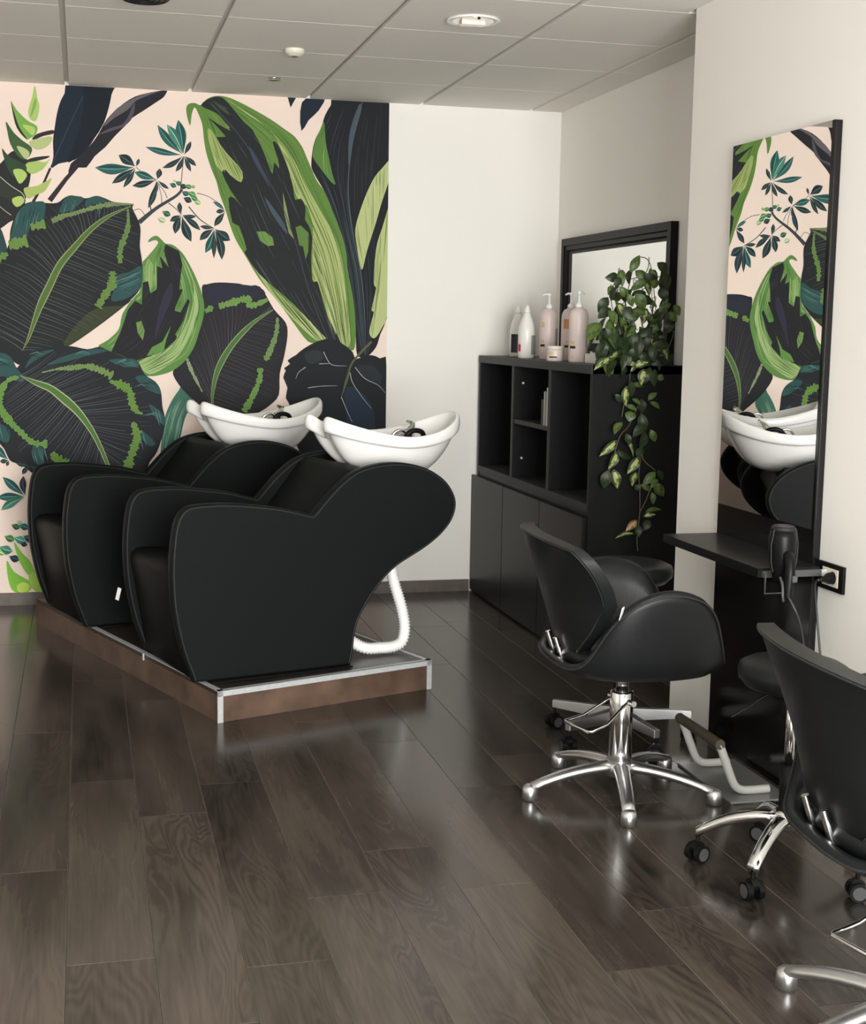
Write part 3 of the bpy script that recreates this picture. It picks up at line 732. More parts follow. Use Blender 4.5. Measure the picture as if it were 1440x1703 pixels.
# --- big leaf, lower left
TK = shape([(150, 125), (200, 90), (300, 72), (450, 60), (560, 80), (640, 65), (700, 90), (800, 130), (880, 150), (930, 240), (1000, 290), (1035, 350), (1045, 450), (1062, 530), (1050, 620), (1010, 740), (960, 810), (930, 900), (800, 1000), (600, 1040), (330, 960), (160, 840), (100, 812), (60, 790), (0, 690), (-160, 640), (-330, 480), (-320, 250), (-120, 110), (0, 100), (65, 125), (110, 200)], c4, (43, 45, 49))
MU.layer += 1
for P in ([(-80, 110), (15, 104), (70, 132), (110, 205), (160, 268), (130, 290), (60, 262), (0, 255), (-80, 270)], [(160, 205), (200, 132), (280, 92), (352, 85), (262, 130), (200, 172)], [(300, 180), (450, 112), (620, 76), (692, 92), (560, 122), (420, 162)], [(700, 150), (860, 142), (892, 190), (800, 192)], [(870, 262), (940, 252), (1020, 322), (1030, 370), (940, 332)], [(960, 432), (1050, 500), (1060, 570), (1000, 522)], [(910, 602), (1000, 682), (960, 702), (900, 642)], [(-20, 552), (60, 602), (50, 682), (-20, 640)], [(210, 702), (282, 722), (272, 822), (230, 802)]):
    shape(P, c4, TEAL)
MU.layer += 1
inK = lambda p: inside(p, TK)
midK = [(700, 840), (650, 720), (600, 620), (540, 530), (480, 460), (400, 390), (320, 330), (230, 295), (130, 250)]
veins(midK[::-1], [(200, 110), (440, 80), (680, 100), (880, 170), (1000, 300), (1050, 480), (1030, 680), (940, 800), (760, 900)], c4, 44, 0.10, [VEIN, VEIN2, (86, 90, 92)], 0.9, inK, (0.45, 0.95))
veins(midK[::-1], [(80, 260), (0, 380), (-120, 560), (0, 660), (110, 780), (240, 840), (380, 920), (520, 980), (680, 960)], c4, 44, 0.10, [VEIN, VEIN2, (94, 96, 98)], 1.0, inK, (0.55, 0.95))
for _ in range(46):
    x_, y_ = random.choice([(40, 160), (230, 110), (520, 100), (800, 165), (950, 300), (1010, 510), (950, 660), (20, 610), (245, 770)]); x_ += random.uniform(-50, 50); y_ += random.uniform(-25, 25)
    P = [c4((x_-45, y_+10)), c4((x_, y_-6)), c4((x_+50, y_+14))] if y_ < 500 else [c4((x_-8, y_-40)), c4((x_, y_)), c4((x_+14, y_+45))]
    for r_ in clip_runs(P, inK): strip(r_, [0.6, 1.8, 0.5], random.choice([(74, 116, 112), (40, 56, 60), (88, 130, 122)]))
MU.layer += 1
jag([(270, 230), (370, 208), (460, 200), (560, 190), (640, 212), (725, 252)], c4, [4, 8, 34, 30, 40, 52], (116, 152, 84)); jag([(705, 285), (800, 320), (840, 362), (848, 420), (880, 480), (918, 495)], c4, [14, 60, 56, 62, 56, 12], (104, 150, 68))
jag([(855, 550), (882, 640), (860, 720), (835, 790), (822, 840)], c4, [20, 64, 48, 60, 70], (106, 152, 70)); jag([(120, 260), (50, 282), (12, 350), (0, 450), (60, 540), (130, 610), (210, 680), (305, 690)], c4, [18, 34, 36, 44, 48, 34, 40, 44], (106, 154, 72)); jag([(335, 745), (370, 790), (440, 815)], c4, [30, 66, 50], (100, 150, 66))
MU.layer += 3
strip(curve(midK, c4, 50), [lerpt(i/49, [(0, 6), (.3, 9), (.6, 15), (.85, 10), (1, 1)]) for i in range(50)], (170, 182, 146))
MU.layer += 1
strip(curve(midK, c4, 50), [lerpt(i/49, [(0, 4), (.3, 6.5), (.6, 11), (.85, 7), (1, .5)]) for i in range(50)], (84, 118, 62))
MU.layer += 1
# --- small plants near the skirting
for ctr, tips in (((165, 1027), [((18, 902), 60, LT), ((-20, 1035), 60, LT), ((8, 1115), 62, (78, 128, 110)), ((152, 895), 50, (54, 58, 70))]), ((58, 795), [((-40, 690), 60, LT), ((0, 800), 34, LD), ((45, 832), 24, LD)]), ((190, 832), [((105, 815), 40, LD), ((145, 885), 36, LD), ((232, 850), 24, LD)])):
    for tip, wd, cc in tips: lens(ctr, tip, wd, cc, c4); MU.layer += 0.1
for (bx, by, br, cc) in ((100, 1215, 30, (62, 100, 70)), (150, 1222, 34, (50, 108, 100)), (125, 1190, 20, (170, 200, 140)), (60, 1290, 36, (84, 130, 74)), (125, 1300, 40, (96, 160, 140)), (150, 1330, 26, (40, 60, 74)), (35, 1360, 46, (76, 136, 112)), (90, 1420, 36, (44, 62, 74)), (0, 1390, 30, (150, 196, 110)), (185, 1290, 40, LT)):
    lens((bx-br, by-br*0.3), (bx+br, by+br*0.4), br*1.5, cc, c4); MU.layer += 0.1
for P, cc in (([(90, 1318), (140, 1390), (190, 1440), (228, 1520), (232, 1562), (170, 1520), (120, 1430)], LIME), ([(44, 1438), (90, 1510), (170, 1558), (208, 1590), (180, 1640), (90, 1640), (54, 1560)], (126, 186, 70)), ([(110, 1600), (150, 1578), (192, 1600), (170, 1640), (120, 1640)], (190, 214, 100)), ([(183, 1540), (225, 1518), (252, 1590), (275, 1648), (210, 1622)], (160, 200, 90))):
    shape(P, c4, cc); MU.layer += 0.2
# --- the pattern goes on left of the picture
MU.layer += 1
for i in range(22):
    bx = random.uniform(-1150, -160); by = 150+(i % 6)*145+random.uniform(-50, 50); a_ = random.uniform(0, 2*PI); l_ = random.uniform(200, 330)
    c_ = random.choice([DARK, DARK2, NAVY, GRND, TEAL, (47, 46, 50)])
    tip = (bx+math.cos(a_)*l_, by+math.sin(a_)*l_*0.8)
    if tip[0] > -70: continue
    lens((bx, by), tip, random.uniform(420, 640), c_, ID, rib=(110, 136, 84), bend=0.15); MU.layer += 2
    for q in range(26):
        t = random.uniform(0.12, 0.8); s_ = random.choice((-1, 1)); x_, y_ = bx+(tip[0]-bx)*t, by+(tip[1]-by)*t; d = a_+s_*0.8; k_ = random.uniform(18, 44)
        strip([(x_, y_), (x_+math.cos(d)*k_*0.5, y_+math.sin(d)*k_*0.5), (x_+math.cos(d-s_*0.15)*k_, y_+math.sin(d-s_*0.15)*k_)], [1.4, 1.1, 0.4], VEIN2 if c_ != GRND else (120, 150, 90))
    MU.layer += 1
for i in range(14):
    bx = random.uniform(-1150, -150); by = random.uniform(180, 960); a_ = random.uniform(0, 2*PI)
    for q in range(5):
        b_ = a_+q*0.55; lens((bx, by), (bx+math.cos(b_)*75, by+math.sin(b_)*75), random.choice([70, 90, 110]), random.choice([LT, LD, GRN]), ID); MU.layer += 0.1
me = bpy.data.meshes.new('wallpaper_mural')
me.from_pydata(MU.v, [], MU.f)
at = me.color_attributes.new('Col', 'FLOAT_COLOR', 'CORNER')
buf = []
for p, c in zip(me.polygons, MU.c):
    for _ in p.loop_indices: buf += [c[0], c[1], c[2], 1.0]
at.data.foreach_set('color', buf)
# thin backing sheet of the same paper so that the print has a thickness
mu = link('wallpaper_mural', me, M_mural)
tag(mu, 'printed wallpaper mural of dark and green tropical leaves on pale pink', 'wallpaper')

# ================================================================== WASH AREA
PO = V3((0.458, 4.960, 0)); PA = math.radians(20.4); PH = 0.12
PU, PV = 0.945, 2.02
pl = thing('wash_platform', 'low brown platform with aluminium edge trim under the two wash chairs', 'platform', PO, PA)
t_ = 0.022
MB().box(0.010, PU-0.010, 0.010, PV-0.010, PH-0.03, PH-0.003).build('deck', M_deck, pl)
MB().box(0.012, PU-0.012, 0.006, 0.018, 0.0, PH-0.02).build('face_panel', M_rust, pl)
MB().box(0.012, PU-0.012, PV-0.018, PV-0.006, 0.0, PH-0.02).build('face_panel', M_rust, pl)
MB().box(0.006, 0.018, 0.012, PV-0.012, 0.0, PH-0.02).build('face_panel', M_rust, pl)
MB().box(PU-0.018, PU-0.006, 0.012, PV-0.012, 0.0, PH-0.02).build('face_panel', M_rust, pl)
def ltrim(a, b, dx, dy, flange=True):
    """L-shaped edge trim between two plan points; (dx,dy) points inwards"""
    mb = MB()
    x0_, x1_ = sorted((a[0], b[0])); y0_, y1_ = sorted((a[1], b[1]))
    if dx:
        mb.box(a[0], a[0]+dx*t_, y0_, y1_, PH-0.003, PH)
        if flange: mb.box(a[0], a[0]+dx*0.004, y0_, y1_, PH-t_, PH)
    else:
        mb.box(x0_, x1_, a[1], a[1]+dy*t_, PH-0.003, PH); mb.box(x0_, x1_, a[1], a[1]+dy*0.004, PH-t_, PH)
    mb.build('edge_trim', M_trim, pl, weld=False)
ltrim((0, 0), (PU, 0), 0, 1); ltrim((0.10, PV), (PU, PV), 0, -1); ltrim((0.003, 0), (0.003, 1.26), 1, 0, False); ltrim((PU, 0), (PU, PV), -1, 0)
for (cx_, cy_, sx_, sy_) in ((0, 0, 1, 1), (PU, 0, -1, 1), (PU, PV, -1, -1)):
    mb = MB(); mb.box(cx_, cx_+sx_*0.022, cy_, cy_+sy_*0.004, 0, PH-0.003)
    mb.build('corner_trim', M_trim, pl, weld=False)
mb = MB(); mb.box(0.001, 0.007, 0.690, 0.697, 0.09, PH-0.001); mb.build('joint_strip', M_trim, pl)

OUT = [(-0.028, 0.004), (-0.071, 0.122), (-0.099, 0.247), (-0.11, 0.341), (-0.112, 0.453), (-0.104, 0.545), (-0.091, 0.609), (-0.067, 0.648), (-0.029, 0.665), (0.049, 0.669), (0.126, 0.666), (0.227, 0.654), (0.328, 0.638), (0.453, 0.605)]
OUT2 = [(0.453, 0.605), (0.505, 0.662), (0.557, 0.712), (0.621, 0.759), (0.686, 0.783), (0.775, 0.795), (0.864, 0.79), (0.955, 0.765), (1.031, 0.719), (1.074, 0.666), (1.088, 0.613), (1.07, 0.553), (1.018, 0.495), (0.949, 0.448), (0.87, 0.408), (0.814, 0.377), (0.758, 0.33), (0.704, 0.264), (0.661, 0.198), (0.639, 0.14), (0.628, 0.059), (0.617, 0.004)]
outline = [(p.x, p.y) for p in catmull(OUT, 4)][:-1] + [(p.x, p.y) for p in catmull(OUT2, 4)]
def prism(prof, y0_, y1_, rnd=0.0):
    """profile in (x,z) extruded along y; rnd: rounded rim in three rings"""
    n = len(prof); cx_ = sum(p[0] for p in prof)/n; cz_ = sum(p[1] for p in prof)/n
    def inset(d):
        out = []
        for i in range(n):
            a = V3((*prof[i-1], 0)); b = V3((*prof[i], 0)); c = V3((*prof[(i+1) % n], 0))
            t1 = (b-a).normalized(); t2 = (c-b).normalized(); tt = (t1+t2)
            tt = tt.normalized() if tt.length > 1e-6 else t1
            nn = V3((-tt.y, tt.x, 0))*SGN
            out.append((b+nn*d))
        return out
    ar = sum(prof[i-1][0]*prof[i][1]-prof[i][0]*prof[i-1][1] for i in range(n)); SGN = 1 if ar > 0 else -1
    rings = []
    if rnd:
        seq = [(y0_, rnd), (y0_+rnd*0.30, rnd*0.30), (y0_+rnd, 0), (y1_-rnd, 0), (y1_-rnd*0.30, rnd*0.30), (y1_, rnd)]
    else: seq = [(y0_, 0), (y1_, 0)]
    for yy, d in seq: rings.append([(q.x, yy, q.y) for q in inset(d)])
    return rings
def capped(rings, smooth_side=True):
    mb = MB(); mb.loft(rings, True, False, False, smooth_side)
    for r_, flip in ((rings[0], False), (rings[-1], True)):
        tri = tessellate_polygon([[V3((p[0], p[2], 0)) for p in r_]])
        mb.add(r_, [tuple(t) for t in tri])
    return mb
PT = 0.052; PS = 0.56          # panel thickness, spacing
def wash_chair(name, label, loc, rz, group):
    t = thing(name, label, 'wash chair', loc, rz, group)
    prof = outline
    for y0_ in (0.0, PS):
        me = capped(prism(prof, y0_, y0_+PT, 0.010)).mesh('side_panel')
        sp = link('side_panel', me, M_leather, t)
        mbp = MB()
        for yy in (y0_+0.002, y0_+PT-0.002):
            pts = [V3((q[0], yy, q[2])) for q in prism(prof, yy, yy+0.01)[0]]
            # piping runs round the panel, a little inside the outline
            rr = prism(prof, yy, yy+0.03, 0.009)[0]
            mbp.tube([(q[0], yy, q[2]) for q in rr], 0.0034, 6, True, False)
        mbp.build('piping', M_pipe, sp, weld=False)
    ya, yb = PT, PS
    seat = [(-0.030, 0.012), (-0.064, 0.21), (-0.094, 0.39), (-0.090, 0.415), (-0.070, 0.432), (-0.030, 0.436), (0.20, 0.415), (0.44, 0.385), (0.50, 0.37), (0.50, 0.012)]
    capped(prism(seat, ya, yb, 0.006)).build('seat', M_leather, t)
    back = [(0.33, 0.36), (0.36, 0.40), (0.50, 0.585), (0.64, 0.755), (0.67, 0.775), (0.71, 0.772), (0.80, 0.72), (0.80, 0.66), (0.70, 0.50), (0.52, 0.33), (0.40, 0.30)]
    capped(prism(back, ya, yb, 0.008)).build('backrest', M_leather, t)
    # shell under the basin, black
    shell = [(0.70, 0.52), (0.78, 0.66), (0.86, 0.735), (0.98, 0.735), (1.02, 0.66), (0.98, 0.54), (0.86, 0.45), (0.76, 0.45)]
    capped(prism(shell, ya+0.04, yb-0.04, 0.01)).build('basin_support', M_blackp, t)
    MB().box(0.03, 0.61, -0.030, PS+PT+0.02, 0.0, 0.006).build('base_plate', M_blackp, t)
    # ---------------- basin
    cv_ = (PS+PT)/2; CU_ = 0.93; n = 56
    zb = 0.705
    def plan(th):
        c, s_ = math.cos(th), math.sin(th)
        if c >= 0: a_, e_ = 0.325, 2.15
        else: a_, e_ = 0.365, 3.0
        r_ = (abs(c)**e_+abs(s_)**e_)**(-1/e_)
        u_ = a_*r_*c; wd = 0.212-(0.030*max(0, -r_*c)) - 0.02*max(0, r_*c)
        v_ = wd*r_*s_
        d = (th-PI)
        u_ += 0.075*math.exp(-(d/0.36)**2)
        return u_, v_
    def rim(th):
        c = math.cos(th)
        z = 0.886+0.088*max(0, c)**2.2+0.112*max(0, -c)**1.7
        z -= 0.075*math.exp(-((th-PI)/0.33)**2)
        return z
    rings = []
    for s_, q in ((0.10, 0.0), (0.34, 0.02), (0.55, 0.13), (0.72, 0.33), (0.84, 0.54), (0.895, 0.70), (0.905, 0.725), (0.925, 0.735), (0.978, 0.750), (0.996, 0.80), (1.0, 0.89), (0.994, 0.95), (0.975, 0.99), (0.95, 1.0), (0.925, 0.985), (0.905, 0.94), (0.86, 0.80), (0.78, 0.58), (0.64, 0.36), (0.42, 0.22), (0.10, 0.17)):
        ring = []
        for j in range(n):
            th = 2*PI*j/n; u_, v_ = plan(th); zr = rim(th)
            ring.append((CU_+0.03*(1-s_)+u_*s_, cv_+v_*s_, zb+(zr-zb)*q))
        rings.append(ring)
    mbb = MB(); mbb.loft(rings, True, True, True, True)
    bs = mbb.build('basin', M_ceramic, t, sub=1)
    # mixer tap and spray hose
    fx, fz = 1.03, 0.845
    mbf = MB(); mbf.lathe([(0.030, -0.05), (0.030, -0.005), (0.024, 0.0), (0.024, 0.045), (0.020, 0.055), (0.0, 0.058)], 20, (fx, cv_, fz))
    mbf.tube([(fx, cv_, fz+0.045), (fx+0.02, cv_+0.005, fz+0.066), (fx+0.035, cv_+0.03, fz+0.078), (fx+0.03, cv_+0.07, fz+0.083)], [0.014, 0.013, 0.010, 0.007], 10)
    mbf.tube([(fx, cv_-0.005, fz+0.03), (fx-0.045, cv_-0.005, fz+0.034), (fx-0.075, cv_-0.005, fz+0.022)], [0.014, 0.013, 0.012], 10)
    mbf.build('faucet', M_chrome, bs, weld=False)
    mbh = MB(); hp = catmull([(fx-0.03, cv_-0.06, fz-0.02), (fx-0.05, cv_-0.07, fz+0.03), (fx-0.02, cv_-0.075, fz+0.055), (fx+0.025, cv_-0.07, fz+0.045), (fx+0.04, cv_-0.06, fz+0.0)], 6)
    mbh.tube(hp, 0.011, 9); mbh.build('spray_handle', M_blackp, bs, weld=False)
    mbh = MB(); hp = catmull([(fx-0.085, cv_-0.03, fz-0.02), (fx-0.10, cv_-0.04, fz+0.03), (fx-0.075, cv_-0.045, fz+0.055), (fx-0.045, cv_-0.045, fz+0.045), (fx-0.03, cv_-0.04, fz+0.0)], 6)
    mbh.tube(hp, 0.0065, 9); mbh.build('spray_hose', M_chrome, bs, weld=False)
    # corrugated drain hose
    path = catmull([(0.875, 0.22, 0.60), (0.885, 0.20, 0.42), (0.895, 0.18, 0.30), (0.920, 0.15, 0.18), (0.928, 0.135, 0.10), (0.912, 0.125, 0.045), (0.87, 0.12, 0.0265), (0.80, 0.12, 0.0265), (0.745, 0.13, 0.030), (0.700, 0.16, 0.055), (0.66, 0.22, 0.11)], 16)
    pts = resample3(path, 150)
    rad = [0.0260 if i % 2 == 0 else 0.0200 for i in range(150)]
    mbh = MB(); mbh.tube(pts, rad, 12); mbh.build('drain_hose', M_whitep, t, weld=False)
    return t
def resample3(P, n):
    d = [0]
    for a, b in zip(P, P[1:]): d.append(d[-1]+(b-a).length)
    out = []; j = 0
    for i in range(n):
        t = d[-1]*i/(n-1)
        while j < len(P)-2 and d[j+1] < t: j += 1
        out.append(P[j].lerp(P[j+1], (t-d[j])/max(d[j+1]-d[j], 1e-9)))
    return out
CA = math.radians(15.5)
wA = wash_chair('wash_chair', 'black wash chair with white basin, its white drain hose showing, beside the black cabinet', (0.412, 5.089, PH), CA, 'black wash chairs on the platform')
off = V3((-math.sin(PA), math.cos(PA), 0))*1.115
wB = copy_tree(wA); wB.location = V3((0.412, 5.089, PH))+off; wB.rotation_euler = (0, 0, math.radians(17.0))
wB['label'] = 'black wash chair with white basin, between the other wash chair and the mural'
tg = MB(); tg.box(-0.010, -0.008, -0.010, 0.010, -0.025, 0.025)
tgo = tg.build('brand_tag', M_tag, wA); tgo.location = (-0.122, PS+PT*0.9, 0.24); tgo.rotation_euler = (0.15, 0.18, 0.4)
tgo['label'] = 'small white woven tag in the seam'

# ================================================================== BLACK CABINET IN THE NICHE
CX, CY0, CY1, CT = 2.082, 5.53, 7.26, 1.297
cb = thing('shelf_cabinet', 'black storage cabinet with open compartments above three plain doors in the niche', 'cabinet', (CX, CY0, 0))
def cbox(name, x0_, x1_, y0_, y1_, z0_, z1_, m=M_cab, bev=0.0015, par=None):
    mb = MB(); mb.box(x0_-CX, x1_-CX, y0_-CY0, y1_-CY0, z0_, z1_)
    return mb.build(name, m, par or cb, bevel=bev, seg=1)
XB = XR-0.003
cbox('end_panel', CX, XB, CY0, CY0+0.022, 0, CT)
cbox('end_panel', CX+0.003, XB, CY1-0.022, CY1, 0, CT, M_cabin)
cbox('edge_band', CX, CX+0.0028, CY1-0.022, CY1, 0.655, CT, M_cabedge, 0.0005)
for zz in ((0.705, CT-0.040),): cbox('lining', CX+0.01, XB-0.013, CY0+0.0222, CY0+0.0252, zz[0], zz[1], M_cabin, 0.0005)
cbox('top_panel', CX-0.002, XB, CY0, CY1, CT-0.038, CT+0.0, M_cabedge)
cbox('bottom_panel', CX-0.002, XB-0.02, CY0+0.022, CY1-0.022, 0.672, 0.705, M_cabedge)
cbox('back_panel', XB-0.012, XB, CY0+0.022, CY1-0.022, 0.05, CT-0.04, M_cabin)
for yd in (6.650, 6.085):
    dv = cbox('divider', CX+0.003, XB-0.012, yd-0.014, yd+0.014, 0.705, CT-0.038, M_cabin)
    cbox('edge_band', CX, CX+0.0028, yd-0.014, yd+0.014, 0.705, CT-0.038, M_cabedge, 0.0005, dv)
cbox('shelf', CX+0.005, XB-0.012, 6.099, 6.636, 0.975, 0.997, M_cabedge)
cbox('carcass', CX+0.004, XB-0.012, CY0+0.022, CY1-0.022, 0.05, 0.672, M_cabin)
cbox('plinth', CX+0.004, XB-0.012, CY0+0.022, CY1-0.022, 0.0, 0.05, M_cabin)
dy = [7.295, 6.705, 6.120, 5.545]
for a, b in zip(dy, dy[1:]):
    cbox('door', CX-0.022, CX+0.002, b+0.0025, a-0.0025, 0.010, 0.648, M_cab, 0.002)
pin = MB(); pin.lathe([(0.006, 0), (0.006, 0.008), (0.003, 0.011), (0.0, 0.011)], 10)
for (px_, pz_) in ((CX+0.05, 1.175), (CX+0.05, 0.80)):
    p_ = pin.build('shelf_pin', M_cream, cb); p_.location = (px_-CX, 6.636-CY0, pz_); p_.rotation_euler = (PI/2, 0, 0)
# books in the middle compartment
for i, (yb_, th_, hh, m_) in enumerate(((6.1015, 0.040, 0.178, M_paper), (6.144, 0.022, 0.160, M_greybook), (6.168, 0.012, 0.158, M_paper), (6.182, 0.034, 0.120, M_blackp))):
    labs = ['tallest pale book against the divider in the middle compartment', 'slim grey book between two pale books in the middle compartment', 'thin pale book beside the black one in the middle compartment', 'short black book at the free end of the small row of books']
    t = thing('book', labs[i], 'book', (CX+0.008, yb_, 0.997), 0, 'books in the cabinet')
    mb = MB(); mb.box(0, 0.16, 0, 0.0015, 0, hh); mb.box(0, 0.16, th_-0.0015, th_, 0, hh); mb.box(0, 0.0015, 0.0015, th_-0.0015, 0, hh)
    mb.build('cover', m_, t, weld=False)
    MB().box(0.002, 0.155, 0.0016, th_-0.0016, 0.004, hh-0.004).build('pages', M_paper, t)

# ---- framed mirror standing on the cabinet against the wall
FX = 2.487; FY0, FY1, FZ0, FZ1 = 5.70, 7.13, CT, 1.918
fm = thing('framed_mirror', 'black framed mirror standing on the cabinet against the wall', 'mirror', (FX, FY0, FZ0))
def fbar(p0, p1, inw, name='frame_rail'):
    """stepped frame rail from p0 to p1 (y,z), inw = inward direction"""
    mb = MB(); prof = [(0.036, 0.0), (0.0, 0.0), (0.0, 0.036), (0.007, 0.042), (0.007, 0.060), (0.018, 0.068), (0.018, 0.080), (0.036, 0.080)]
    L_ = []
    for (p, e) in ((p0, 1), (p1, -1)):
        d = V3((p1[0]-p0[0], p1[1]-p0[1])).normalized() if False else None
        r_ = []
        ax = (p1[0]-p0[0], p1[1]-p0[1]); l_ = math.hypot(*ax); ax = (ax[0]/l_, ax[1]/l_)
        for x_, q in prof:
            r_.append((x_, p[0]+inw[0]*q+ax[0]*e*q-FY0, p[1]+inw[1]*q+ax[1]*e*q-FZ0))
        L_.append(r_)
    mb.loft(L_, True, True, True, False); return mb.build(name, M_blackw, fm)
fbar((FY0, FZ1), (FY1, FZ1), (0, -1)); fbar((FY0, FZ0), (FY1, FZ0), (0, 1)); fbar((FY0, FZ0), (FY0, FZ1), (1, 0)); fbar((FY1, FZ0), (FY1, FZ1), (-1, 0))
MB().box(0.024, 0.028, 0.05, FY1-FY0-0.05, 0.05, FZ1-FZ0-0.05).build('mirror_glass', M_mirror, fm)
MB().box(0.029, 0.036, 0.03, FY1-FY0-0.03, 0.03, FZ1-FZ0-0.03).build('backing_board', M_blackw, fm)

# ---- bottles
def curved_label(name, R_, z0_, z1_, a0, a1, m, par):
    mb = MB(); n = 10; r_ = [[], []]
    for j in range(n+1):
        a = a0+(a1-a0)*j/n
        for q, z in enumerate((z0_, z1_)): r_[q].append((R_*math.cos(a), R_*math.sin(a), z))
    vv = r_[0]+r_[1]; mb.add(vv, [(j, j+1, n+2+j, n+1+j) for j in range(n)], True)
    return mb.build(name, m, par, weld=False)
def white_bottle(loc, label, face):
    t = thing('shampoo_bottle', label, 'bottle', loc, face, 'white bottles on the cabinet')
    R_ = 0.043
    MB().lathe([(R_-0.006, 0), (R_, 0.006), (R_, 0.135), (R_-0.003, 0.155), (R_-0.010, 0.180), (R_-0.020, 0.205), (0.017, 0.220), (0.015, 0.226)], 28).build('body', M_bottlew, t)
    MB().lathe([(0.0165, 0.2255), (0.0165, 0.232), (0.012, 0.250), (0.008, 0.262), (0.0, 0.264)], 20).build('cap', M_bottlew, t)
    return t
A_ = -PI/2-0.2     # direction towards the room, roughly the camera
b1 = white_bottle((2.215, 7.00, CT), 'white tapered bottle with black label on the cabinet top', 0)
curved_label('front_label', 0.0436, 0.022, 0.118, A_-1.05, A_-0.02, M_black_label, b1)
b2 = white_bottle((2.150, 6.650, CT), 'white tapered bottle with grey back label and red tag on the cabinet top', 0)
curved_label('back_label', 0.0436, 0.020, 0.115, A_+0.45, A_+1.35, M_grey_label, b2)
rt = curved_label('red_tag', 0.0440, 0.035, 0.070, A_-1.30, A_-0.82, M_red, b2)
def pink_bottle(loc, label, prints):
    t = thing('pump_bottle', label, 'bottle', loc, 0, 'pink pump bottles on the cabinet')
    R_ = 0.044
    MB().lathe([(R_-0.004, 0), (R_, 0.005), (R_, 0.205), (R_-0.003, 0.222), (R_-0.012, 0.238), (R_-0.026, 0.245), (0.016, 0.247)], 28).build('body', M_pink, t)
    pm = MB().lathe([(0.017, 0.246), (0.017, 0.258), (0.012, 0.266), (0.0055, 0.270), (0.0055, 0.305), (0.009, 0.307), (0.009, 0.318), (0.0, 0.320)], 18).build('pump', M_whitep, t)
    sp = MB(); d_ = V3((math.cos(prints), math.sin(prints), 0))
    sp.tube([d_*0.0+V3((0, 0, 0.313)), d_*0.022+V3((0, 0, 0.314)), d_*0.036+V3((0, 0, 0.308))], [0.0055, 0.005, 0.004], 8); sp.build('spout', M_whitep, pm, weld=False)
    return t
p1 = pink_bottle((2.205, 6.475, CT), 'pink pump bottle standing apart between the white bottles and the jar', PI)
p2 = pink_bottle((2.24, 6.26, CT), 'pink pump bottle with orange print behind the jar', PI+0.4)
p3 = pink_bottle((2.18, 5.985, CT), 'pink pump bottle with spout turned away, beside the small white boxes', 0.4)
for t, fa in ((p1, A_-0.85), (p2, A_-0.45), (p3, A_-0.75)):
    curved_label('dark_band', 0.0446, 0.062, 0.074, fa-0.33, fa+0.33, M_black_label, t)
    curved_label('small_print', 0.0445, 0.080, 0.096, fa-0.25, fa+0.25, M_gold, t)
    curved_label('small_print', 0.0445, 0.020, 0.030, fa-0.15, fa+0.12, M_gold, t)
curved_label('orange_print', 0.0445, 0.150, 0.195, A_-0.95, A_+0.02, M_orange, p2)
curved_label('orange_print', 0.0445, 0.155, 0.180, A_-1.0, A_-0.6, M_gold, p1)
for t, a in ((p1, A_+0.9), (p3, A_+0.9)): curved_label('back_print', 0.0445, 0.07, 0.15, a-0.2, a+0.25, M_grey_label, t)
jr = thing('cream_jar', 'small pink jar with cream lid in front of the pump bottles', 'jar', (2.13, 6.155, CT))
MB().lathe([(0.036, 0), (0.039, 0.004), (0.039, 0.050), (0.037, 0.054)], 26).build('body', M_pink, jr)
MB().lathe([(0.0395, 0.052), (0.0395, 0.066), (0.037, 0.070), (0.0, 0.0705)], 26).build('lid', M_cream, jr)
curved_label('dark_band', 0.0396, 0.016, 0.023, A_-0.85, A_+0.1, M_black_label, jr)
curved_label('small_print', 0.0396, 0.028, 0.046, A_-1.0, A_-0.4, M_gold, jr)
for i, (x_, y_, a, b, c_, lab) in enumerate(((2.215, 5.895, 0.020, 0.026, 0.042, 'small white box beside the pink pump bottles'), (2.225, 5.815, 0.032, 0.034, 0.052, 'larger white box half hidden by the hanging plant'))):
    t = thing('product_box', lab, 'box', (x_, y_, CT), 0.3)
    MB().box(-a, a, -b, b, 0, c_*0.85).build('box_body', M_whitep, t, bevel=0.001, seg=1); MB().box(-a-0.0008, a+0.0008, -b-0.0008, b+0.0008, c_*0.85, c_).build('lid', M_bottlew, t, bevel=0.001, seg=1)

